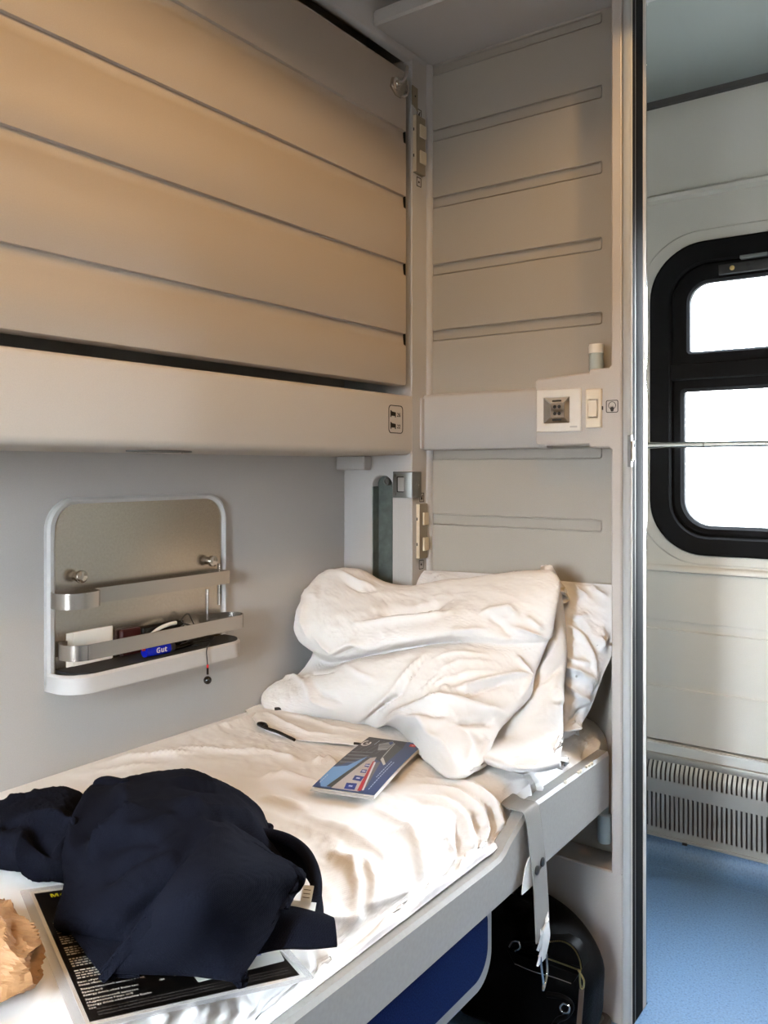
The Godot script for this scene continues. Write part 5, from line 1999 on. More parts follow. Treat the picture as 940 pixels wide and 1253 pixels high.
const SHEET := [
	[Vector3(-1.478, 0.606, -1.945), Vector3(-1.360, 0.604, -1.945), Vector3(-1.200, 0.603, -1.945), Vector3(-1.050, 0.603, -1.945), Vector3(-0.930, 0.603, -1.945), Vector3(-0.850, 0.603, -1.945), Vector3(-0.810, 0.600, -1.945), Vector3(-0.780, 0.592, -1.945), Vector3(-0.762, 0.578, -1.945), Vector3(-0.752, 0.565, -1.945), Vector3(-0.746, 0.550, -1.945), Vector3(-0.744, 0.530, -1.945), Vector3(-0.744, 0.510, -1.945)],
	[Vector3(-1.478, 0.606, -1.850), Vector3(-1.360, 0.604, -1.850), Vector3(-1.200, 0.603, -1.850), Vector3(-1.050, 0.603, -1.850), Vector3(-0.930, 0.603, -1.850), Vector3(-0.850, 0.603, -1.850), Vector3(-0.810, 0.600, -1.850), Vector3(-0.780, 0.592, -1.850), Vector3(-0.762, 0.578, -1.850), Vector3(-0.752, 0.565, -1.850), Vector3(-0.746, 0.550, -1.850), Vector3(-0.744, 0.530, -1.850), Vector3(-0.744, 0.510, -1.850)],
	[Vector3(-1.478, 0.606, -1.750), Vector3(-1.360, 0.604, -1.750), Vector3(-1.200, 0.603, -1.750), Vector3(-1.050, 0.603, -1.750), Vector3(-0.930, 0.603, -1.750), Vector3(-0.850, 0.603, -1.750), Vector3(-0.810, 0.600, -1.750), Vector3(-0.780, 0.592, -1.750), Vector3(-0.762, 0.578, -1.750), Vector3(-0.752, 0.565, -1.750), Vector3(-0.746, 0.550, -1.750), Vector3(-0.744, 0.530, -1.750), Vector3(-0.744, 0.510, -1.750)],
	[Vector3(-1.478, 0.606, -1.650), Vector3(-1.360, 0.604, -1.650), Vector3(-1.200, 0.603, -1.650), Vector3(-1.050, 0.603, -1.650), Vector3(-0.930, 0.603, -1.650), Vector3(-0.850, 0.603, -1.650), Vector3(-0.810, 0.600, -1.650), Vector3(-0.780, 0.592, -1.650), Vector3(-0.762, 0.578, -1.650), Vector3(-0.752, 0.565, -1.650), Vector3(-0.746, 0.550, -1.650), Vector3(-0.744, 0.530, -1.650), Vector3(-0.744, 0.510, -1.650)],
	[Vector3(-1.478, 0.606, -1.550), Vector3(-1.360, 0.604, -1.550), Vector3(-1.200, 0.603, -1.550), Vector3(-1.050, 0.603, -1.550), Vector3(-0.930, 0.603, -1.550), Vector3(-0.850, 0.603, -1.550), Vector3(-0.810, 0.600, -1.550), Vector3(-0.780, 0.592, -1.550), Vector3(-0.762, 0.578, -1.550), Vector3(-0.752, 0.565, -1.550), Vector3(-0.746, 0.550, -1.550), Vector3(-0.744, 0.530, -1.550), Vector3(-0.744, 0.510, -1.550)],
	[Vector3(-1.478, 0.606, -1.470), Vector3(-1.360, 0.604, -1.470), Vector3(-1.200, 0.603, -1.470), Vector3(-1.050, 0.603, -1.470), Vector3(-0.930, 0.603, -1.470), Vector3(-0.850, 0.603, -1.470), Vector3(-0.810, 0.600, -1.470), Vector3(-0.780, 0.592, -1.470), Vector3(-0.762, 0.578, -1.470), Vector3(-0.752, 0.565, -1.470), Vector3(-0.746, 0.550, -1.470), Vector3(-0.744, 0.530, -1.470), Vector3(-0.744, 0.510, -1.470)],
	[Vector3(-1.478, 0.606, -1.420), Vector3(-1.360, 0.604, -1.420), Vector3(-1.200, 0.603, -1.420), Vector3(-1.050, 0.603, -1.420), Vector3(-0.930, 0.603, -1.420), Vector3(-0.850, 0.603, -1.420), Vector3(-0.810, 0.600, -1.420), Vector3(-0.780, 0.592, -1.420), Vector3(-0.762, 0.578, -1.420), Vector3(-0.752, 0.565, -1.420), Vector3(-0.746, 0.550, -1.420), Vector3(-0.744, 0.530, -1.420), Vector3(-0.744, 0.510, -1.420)],
	[Vector3(-1.478, 0.606, -1.380), Vector3(-1.360, 0.604, -1.380), Vector3(-1.200, 0.603, -1.380), Vector3(-1.050, 0.602, -1.380), Vector3(-0.930, 0.602, -1.380), Vector3(-0.850, 0.599, -1.380), Vector3(-0.803, 0.593, -1.380), Vector3(-0.774, 0.579, -1.380), Vector3(-0.757, 0.557, -1.380), Vector3(-0.748, 0.539, -1.380), Vector3(-0.741, 0.529, -1.380), Vector3(-0.733, 0.523, -1.380), Vector3(-0.727, 0.517, -1.380)],
	[Vector3(-1.478, 0.606, -1.340), Vector3(-1.360, 0.604, -1.340), Vector3(-1.200, 0.603, -1.340), Vector3(-1.050, 0.602, -1.340), Vector3(-0.930, 0.601, -1.340), Vector3(-0.850, 0.598, -1.340), Vector3(-0.800, 0.590, -1.340), Vector3(-0.772, 0.574, -1.340), Vector3(-0.755, 0.550, -1.340), Vector3(-0.747, 0.530, -1.340), Vector3(-0.739, 0.521, -1.340), Vector3(-0.729, 0.521, -1.340), Vector3(-0.721, 0.519, -1.340)],
	[Vector3(-1.478, 0.606, -1.280), Vector3(-1.360, 0.604, -1.280), Vector3(-1.200, 0.603, -1.280), Vector3(-1.050, 0.602, -1.280), Vector3(-0.930, 0.601, -1.280), Vector3(-0.850, 0.598, -1.280), Vector3(-0.800, 0.590, -1.280), Vector3(-0.772, 0.574, -1.280), Vector3(-0.755, 0.550, -1.280), Vector3(-0.747, 0.530, -1.280), Vector3(-0.739, 0.521, -1.280), Vector3(-0.729, 0.521, -1.280), Vector3(-0.721, 0.519, -1.280)],
	[Vector3(-1.478, 0.606, -1.200), Vector3(-1.360, 0.604, -1.200), Vector3(-1.200, 0.603, -1.200), Vector3(-1.050, 0.602, -1.200), Vector3(-0.930, 0.601, -1.200), Vector3(-0.850, 0.598, -1.200), Vector3(-0.800, 0.590, -1.200), Vector3(-0.772, 0.574, -1.200), Vector3(-0.755, 0.550, -1.200), Vector3(-0.747, 0.530, -1.200), Vector3(-0.739, 0.521, -1.200), Vector3(-0.729, 0.521, -1.200), Vector3(-0.721, 0.519, -1.200)],
	[Vector3(-1.478, 0.606, -1.100), Vector3(-1.360, 0.604, -1.100), Vector3(-1.200, 0.603, -1.100), Vector3(-1.050, 0.602, -1.100), Vector3(-0.930, 0.601, -1.100), Vector3(-0.850, 0.598, -1.100), Vector3(-0.800, 0.590, -1.100), Vector3(-0.772, 0.574, -1.100), Vector3(-0.755, 0.550, -1.100), Vector3(-0.747, 0.530, -1.100), Vector3(-0.739, 0.521, -1.100), Vector3(-0.729, 0.521, -1.100), Vector3(-0.721, 0.519, -1.100)],
	[Vector3(-1.478, 0.606, -1.000), Vector3(-1.360, 0.604, -1.000), Vector3(-1.200, 0.603, -1.000), Vector3(-1.050, 0.602, -1.000), Vector3(-0.930, 0.601, -1.000), Vector3(-0.850, 0.598, -1.000), Vector3(-0.800, 0.590, -1.000), Vector3(-0.772, 0.574, -1.000), Vector3(-0.755, 0.550, -1.000), Vector3(-0.747, 0.530, -1.000), Vector3(-0.739, 0.521, -1.000), Vector3(-0.729, 0.521, -1.000), Vector3(-0.721, 0.519, -1.000)],
	[Vector3(-1.478, 0.606, -0.900), Vector3(-1.360, 0.604, -0.900), Vector3(-1.200, 0.603, -0.900), Vector3(-1.050, 0.602, -0.900), Vector3(-0.930, 0.601, -0.900), Vector3(-0.850, 0.598, -0.900), Vector3(-0.800, 0.590, -0.900), Vector3(-0.772, 0.574, -0.900), Vector3(-0.755, 0.550, -0.900), Vector3(-0.747, 0.530, -0.900), Vector3(-0.739, 0.521, -0.900), Vector3(-0.729, 0.521, -0.900), Vector3(-0.721, 0.519, -0.900)],
	[Vector3(-1.478, 0.606, -0.800), Vector3(-1.360, 0.604, -0.800), Vector3(-1.200, 0.603, -0.800), Vector3(-1.050, 0.602, -0.800), Vector3(-0.930, 0.601, -0.800), Vector3(-0.850, 0.598, -0.800), Vector3(-0.800, 0.590, -0.800), Vector3(-0.772, 0.574, -0.800), Vector3(-0.755, 0.550, -0.800), Vector3(-0.747, 0.530, -0.800), Vector3(-0.739, 0.521, -0.800), Vector3(-0.729, 0.521, -0.800), Vector3(-0.721, 0.519, -0.800)],
	[Vector3(-1.478, 0.606, -0.700), Vector3(-1.360, 0.604, -0.700), Vector3(-1.200, 0.603, -0.700), Vector3(-1.050, 0.602, -0.700), Vector3(-0.930, 0.601, -0.700), Vector3(-0.850, 0.598, -0.700), Vector3(-0.800, 0.590, -0.700), Vector3(-0.772, 0.574, -0.700), Vector3(-0.755, 0.550, -0.700), Vector3(-0.747, 0.530, -0.700), Vector3(-0.739, 0.521, -0.700), Vector3(-0.729, 0.521, -0.700), Vector3(-0.721, 0.519, -0.700)],
	[Vector3(-1.478, 0.606, -0.600), Vector3(-1.360, 0.604, -0.600), Vector3(-1.200, 0.603, -0.600), Vector3(-1.050, 0.602, -0.600), Vector3(-0.930, 0.601, -0.600), Vector3(-0.850, 0.598, -0.600), Vector3(-0.800, 0.590, -0.600), Vector3(-0.772, 0.574, -0.600), Vector3(-0.755, 0.550, -0.600), Vector3(-0.747, 0.530, -0.600), Vector3(-0.739, 0.521, -0.600), Vector3(-0.729, 0.521, -0.600), Vector3(-0.721, 0.519, -0.600)],
	[Vector3(-1.478, 0.606, -0.500), Vector3(-1.360, 0.604, -0.500), Vector3(-1.200, 0.603, -0.500), Vector3(-1.050, 0.602, -0.500), Vector3(-0.930, 0.601, -0.500), Vector3(-0.850, 0.598, -0.500), Vector3(-0.800, 0.590, -0.500), Vector3(-0.772, 0.574, -0.500), Vector3(-0.755, 0.550, -0.500), Vector3(-0.747, 0.530, -0.500), Vector3(-0.739, 0.521, -0.500), Vector3(-0.729, 0.521, -0.500), Vector3(-0.721, 0.519, -0.500)],
	[Vector3(-1.478, 0.606, -0.350), Vector3(-1.360, 0.604, -0.350), Vector3(-1.200, 0.603, -0.350), Vector3(-1.050, 0.602, -0.350), Vector3(-0.930, 0.601, -0.350), Vector3(-0.850, 0.598, -0.350), Vector3(-0.800, 0.590, -0.350), Vector3(-0.772, 0.574, -0.350), Vector3(-0.755, 0.550, -0.350), Vector3(-0.747, 0.530, -0.350), Vector3(-0.739, 0.521, -0.350), Vector3(-0.729, 0.521, -0.350), Vector3(-0.721, 0.519, -0.350)],
	[Vector3(-1.478, 0.606, -0.200), Vector3(-1.360, 0.604, -0.200), Vector3(-1.200, 0.603, -0.200), Vector3(-1.050, 0.602, -0.200), Vector3(-0.930, 0.601, -0.200), Vector3(-0.850, 0.598, -0.200), Vector3(-0.800, 0.590, -0.200), Vector3(-0.772, 0.574, -0.200), Vector3(-0.755, 0.550, -0.200), Vector3(-0.747, 0.530, -0.200), Vector3(-0.739, 0.521, -0.200), Vector3(-0.729, 0.521, -0.200), Vector3(-0.721, 0.519, -0.200)],
	[Vector3(-1.478, 0.606, 0.100), Vector3(-1.360, 0.604, 0.100), Vector3(-1.200, 0.603, 0.100), Vector3(-1.050, 0.602, 0.100), Vector3(-0.930, 0.601, 0.100), Vector3(-0.850, 0.598, 0.100), Vector3(-0.800, 0.590, 0.100), Vector3(-0.772, 0.574, 0.100), Vector3(-0.755, 0.550, 0.100), Vector3(-0.747, 0.530, 0.100), Vector3(-0.739, 0.521, 0.100), Vector3(-0.729, 0.521, 0.100), Vector3(-0.721, 0.519, 0.100)]]
const SHEET_FOLDS := [
	[0.01, 0.014, Vector3(-0.870, 0.599, -1.290), Vector3(-0.815, 0.594, -1.308), Vector3(-0.770, 0.572, -1.308), Vector3(-0.751, 0.542, -1.290), Vector3(-0.723, 0.520, -1.225)],
	[0.01, 0.013, Vector3(-0.880, 0.600, -1.340), Vector3(-0.812, 0.594, -1.359), Vector3(-0.768, 0.571, -1.359), Vector3(-0.752, 0.543, -1.353), Vector3(-0.740, 0.521, -1.321), Vector3(-0.723, 0.520, -1.270)],
	[0.01, 0.015, Vector3(-0.880, 0.600, -1.374), Vector3(-0.801, 0.595, -1.397), Vector3(-0.760, 0.572, -1.405), Vector3(-0.745, 0.543, -1.399), Vector3(-0.741, 0.526, -1.369)],
	[0.007, 0.012, Vector3(-0.891, 0.600, -1.206), Vector3(-0.803, 0.591, -1.180), Vector3(-0.772, 0.574, -1.166), Vector3(-0.757, 0.553, -1.151), Vector3(-0.748, 0.531, -1.129)],
	[0.006, 0.012, Vector3(-0.897, 0.600, -1.100), Vector3(-0.825, 0.595, -1.114), Vector3(-0.795, 0.588, -1.180), Vector3(-0.774, 0.575, -1.243)],
	[0.006, 0.014, Vector3(-0.945, 0.601, -1.100), Vector3(-0.860, 0.599, -1.093), Vector3(-0.788, 0.585, -1.086), Vector3(-0.777, 0.578, -1.086)],
	[0.008, 0.013, Vector3(-0.809, 0.592, -1.014), Vector3(-0.792, 0.587, -1.050), Vector3(-0.769, 0.571, -1.036), Vector3(-0.757, 0.553, -1.007)],
	[0.009, 0.016, Vector3(-0.850, 0.598, -1.029), Vector3(-0.797, 0.589, -1.021), Vector3(-0.774, 0.575, -1.000), Vector3(-0.757, 0.553, -0.971), Vector3(-0.750, 0.538, -0.943)],
	[0.007, 0.012, Vector3(-0.769, 0.571, -1.259), Vector3(-0.750, 0.538, -1.243), Vector3(-0.743, 0.524, -1.193), Vector3(-0.737, 0.520, -1.122)],
	[0.006, 0.012, Vector3(-0.723, 0.520, -1.225), Vector3(-0.721, 0.519, -1.159), Vector3(-0.737, 0.520, -1.064), Vector3(-0.725, 0.520, -0.979), Vector3(-0.730, 0.521, -0.914)],
	[0.012, 0.013, Vector3(-0.770, 0.585, -1.485), Vector3(-0.755, 0.570, -1.531), Vector3(-0.745, 0.546, -1.496), Vector3(-0.741, 0.527, -1.408)],
	[0.01, 0.01, Vector3(-0.753, 0.566, -1.544), Vector3(-0.744, 0.536, -1.544), Vector3(-0.744, 0.527, -1.480)],
	[0.008, 0.01, Vector3(-0.756, 0.551, -1.329), Vector3(-0.743, 0.524, -1.285), Vector3(-0.726, 0.521, -1.231)],
	[0.006, 0.012, Vector3(-0.757, 0.553, -0.993), Vector3(-0.753, 0.545, -1.050), Vector3(-0.749, 0.536, -1.114)],
	[0.006, 0.012, Vector3(-0.774, 0.575, -0.886), Vector3(-0.761, 0.560, -0.936), Vector3(-0.751, 0.542, -0.986)],
	[-0.006, 0.008, Vector3(-0.777, 0.578, -1.299), Vector3(-0.757, 0.553, -1.270), Vector3(-0.743, 0.524, -1.237)],
	[-0.006, 0.008, Vector3(-0.769, 0.571, -1.343), Vector3(-0.754, 0.548, -1.325), Vector3(-0.745, 0.527, -1.299)],
	[-0.006, 0.008, Vector3(-0.763, 0.567, -1.386), Vector3(-0.749, 0.540, -1.377), Vector3(-0.740, 0.522, -1.343)],
	[0.006, 0.012, Vector3(-1.453, 0.606, -1.086), Vector3(-1.414, 0.605, -1.151), Vector3(-1.350, 0.604, -1.206)],
	[0.005, 0.014, Vector3(-1.422, 0.605, -1.007), Vector3(-1.397, 0.604, -1.064), Vector3(-1.360, 0.604, -1.129)],
	[0.006, 0.012, Vector3(-1.405, 0.605, -1.187), Vector3(-1.339, 0.604, -1.243), Vector3(-1.246, 0.603, -1.275)],
	[0.006, 0.014, Vector3(-1.306, 0.604, -1.265), Vector3(-1.223, 0.603, -1.299), Vector3(-1.133, 0.603, -1.295)],
	[0.008, 0.012, Vector3(-1.123, 0.602, -1.299), Vector3(-1.101, 0.602, -1.340), Vector3(-1.060, 0.602, -1.317)],
	[0.006, 0.016, Vector3(-1.438, 0.605, -1.353), Vector3(-1.430, 0.605, -1.420), Vector3(-1.446, 0.605, -1.496)],
	[0.007, 0.014, Vector3(-1.144, 0.603, -1.173), Vector3(-1.123, 0.602, -1.225), Vector3(-1.050, 0.602, -1.225), Vector3(-0.969, 0.602, -1.213)],
	[0.006, 0.018, Vector3(-1.478, 0.606, -1.225), Vector3(-1.446, 0.605, -1.325), Vector3(-1.462, 0.606, -1.453)],
	[0.006, 0.016, Vector3(-1.470, 0.606, -1.000), Vector3(-1.453, 0.606, -1.071), Vector3(-1.446, 0.605, -1.159)],
	[0.005, 0.012, Vector3(-1.080, 0.602, -1.114), Vector3(-1.031, 0.602, -1.129), Vector3(-0.969, 0.602, -1.122)],
	[0.008, 0.011, Vector3(-0.770, 0.573, -0.679), Vector3(-0.762, 0.562, -0.679), Vector3(-0.757, 0.553, -0.671)],
	[0.008, 0.011, Vector3(-0.763, 0.564, -0.700), Vector3(-0.754, 0.548, -0.686)],
	[0.008, 0.011, Vector3(-0.760, 0.559, -0.721), Vector3(-0.753, 0.545, -0.721), Vector3(-0.749, 0.533, -0.714)],
	[0.008, 0.011, Vector3(-0.758, 0.555, -0.750), Vector3(-0.751, 0.541, -0.750), Vector3(-0.745, 0.526, -0.743)],
	[0.008, 0.011, Vector3(-0.754, 0.548, -0.786), Vector3(-0.749, 0.535, -0.764), Vector3(-0.744, 0.526, -0.743)],
	[0.008, 0.011, Vector3(-0.750, 0.538, -0.829), Vector3(-0.743, 0.524, -0.814), Vector3(-0.737, 0.520, -0.779), Vector3(-0.738, 0.521, -0.750)],
	[0.008, 0.011, Vector3(-0.753, 0.547, -0.864), Vector3(-0.746, 0.528, -0.857), Vector3(-0.728, 0.521, -0.821)],
	[0.008, 0.011, Vector3(-0.780, 0.581, -0.643), Vector3(-0.765, 0.566, -0.643)],
	[0.008, 0.011, Vector3(-0.751, 0.541, -0.893), Vector3(-0.741, 0.523, -0.893), Vector3(-0.728, 0.521, -0.857)],
	[0.012, 0.014, Vector3(-0.800, 0.598, -1.513), Vector3(-0.772, 0.587, -1.537), Vector3(-0.753, 0.567, -1.550), Vector3(-0.745, 0.540, -1.544)],
	[-0.01, 0.01, Vector3(-0.767, 0.583, -1.531), Vector3(-0.752, 0.565, -1.531), Vector3(-0.745, 0.542, -1.525)],
	[0.01, 0.014, Vector3(-0.749, 0.559, -1.557), Vector3(-0.745, 0.542, -1.613), Vector3(-0.745, 0.542, -1.664)],
	[0.01, 0.016, Vector3(-0.749, 0.558, -1.693), Vector3(-0.745, 0.543, -1.736), Vector3(-0.749, 0.558, -1.786)],
	[-0.008, 0.012, Vector3(-0.744, 0.531, -1.764), Vector3(-0.746, 0.549, -1.807), Vector3(-0.756, 0.571, -1.850)],
	[0.01, 0.014, Vector3(-0.745, 0.539, -1.815), Vector3(-0.746, 0.551, -1.857), Vector3(-0.753, 0.567, -1.898)],
	[-0.007, 0.075, Vector3(-0.953, 0.601, -0.643), Vector3(-0.833, 0.596, -0.586), Vector3(-0.775, 0.577, -0.679), Vector3(-0.745, 0.526, -0.850)]]
const DUVET := [
	[Vector3(-1.434, 0.820, -1.810), Vector3(-1.469, 0.824, -1.760), Vector3(-1.456, 0.867, -1.795), Vector3(-1.375, 0.883, -1.825), Vector3(-1.224, 0.851, -1.835), Vector3(-1.073, 0.878, -1.845), Vector3(-0.936, 0.904, -1.860), Vector3(-0.836, 0.916, -1.870), Vector3(-0.866, 0.912, -1.915)],
	[Vector3(-1.434, 0.870, -1.750), Vector3(-1.469, 0.874, -1.700), Vector3(-1.456, 0.917, -1.735), Vector3(-1.375, 0.933, -1.765), Vector3(-1.224, 0.901, -1.775), Vector3(-1.073, 0.928, -1.785), Vector3(-0.936, 0.954, -1.800), Vector3(-0.836, 0.966, -1.810), Vector3(-0.866, 0.962, -1.855)],
	[Vector3(-1.412, 0.846, -1.690), Vector3(-1.447, 0.850, -1.640), Vector3(-1.381, 0.877, -1.665), Vector3(-1.282, 0.880, -1.680), Vector3(-1.149, 0.874, -1.700), Vector3(-1.023, 0.898, -1.720), Vector3(-0.902, 0.926, -1.735), Vector3(-0.795, 0.946, -1.765), Vector3(-0.825, 0.942, -1.810)],
	[Vector3(-1.404, 0.804, -1.665), Vector3(-1.439, 0.808, -1.615), Vector3(-1.335, 0.815, -1.600), Vector3(-1.221, 0.822, -1.600), Vector3(-1.095, 0.838, -1.620), Vector3(-0.984, 0.865, -1.655), Vector3(-0.876, 0.885, -1.685), Vector3(-0.783, 0.892, -1.725), Vector3(-0.813, 0.888, -1.770)],
	[Vector3(-1.395, 0.763, -1.670), Vector3(-1.430, 0.767, -1.620), Vector3(-1.327, 0.746, -1.600), Vector3(-1.214, 0.772, -1.590), Vector3(-1.081, 0.809, -1.600), Vector3(-0.969, 0.834, -1.630), Vector3(-0.863, 0.834, -1.660), Vector3(-0.781, 0.836, -1.705), Vector3(-0.811, 0.832, -1.750)],
	[Vector3(-1.380, 0.729, -1.710), Vector3(-1.415, 0.733, -1.660), Vector3(-1.345, 0.711, -1.635), Vector3(-1.244, 0.741, -1.630), Vector3(-1.108, 0.780, -1.640), Vector3(-0.978, 0.808, -1.645), Vector3(-0.866, 0.811, -1.665), Vector3(-0.789, 0.818, -1.700), Vector3(-0.819, 0.814, -1.745)],
	[Vector3(-1.400, 0.671, -1.670), Vector3(-1.435, 0.675, -1.620), Vector3(-1.331, 0.703, -1.580), Vector3(-1.210, 0.740, -1.570), Vector3(-1.067, 0.774, -1.580), Vector3(-0.955, 0.793, -1.605), Vector3(-0.863, 0.789, -1.640), Vector3(-0.808, 0.757, -1.675), Vector3(-0.838, 0.753, -1.720)],
	[Vector3(-1.434, 0.654, -1.625), Vector3(-1.469, 0.658, -1.575), Vector3(-1.370, 0.666, -1.550), Vector3(-1.215, 0.698, -1.530), Vector3(-1.055, 0.725, -1.530), Vector3(-0.936, 0.737, -1.540), Vector3(-0.853, 0.732, -1.585), Vector3(-0.800, 0.721, -1.635), Vector3(-0.830, 0.717, -1.680)],
	[Vector3(-1.438, 0.629, -1.585), Vector3(-1.473, 0.633, -1.535), Vector3(-1.388, 0.633, -1.525), Vector3(-1.219, 0.650, -1.520), Vector3(-1.077, 0.660, -1.530), Vector3(-0.900, 0.676, -1.450), Vector3(-0.838, 0.652, -1.505), Vector3(-0.827, 0.675, -1.605), Vector3(-0.857, 0.671, -1.650)],
	[Vector3(-1.409, 0.608, -1.566), Vector3(-1.444, 0.612, -1.516), Vector3(-1.363, 0.613, -1.527), Vector3(-1.213, 0.614, -1.542), Vector3(-1.103, 0.616, -1.567), Vector3(-0.857, 0.620, -1.380), Vector3(-0.813, 0.622, -1.455), Vector3(-0.853, 0.634, -1.575), Vector3(-0.883, 0.630, -1.620)],
	[Vector3(-1.409, 0.602, -1.596), Vector3(-1.444, 0.606, -1.546), Vector3(-1.363, 0.607, -1.557), Vector3(-1.213, 0.608, -1.572), Vector3(-1.103, 0.610, -1.597), Vector3(-0.857, 0.614, -1.410), Vector3(-0.813, 0.616, -1.485), Vector3(-0.853, 0.628, -1.605), Vector3(-0.883, 0.624, -1.650)]]
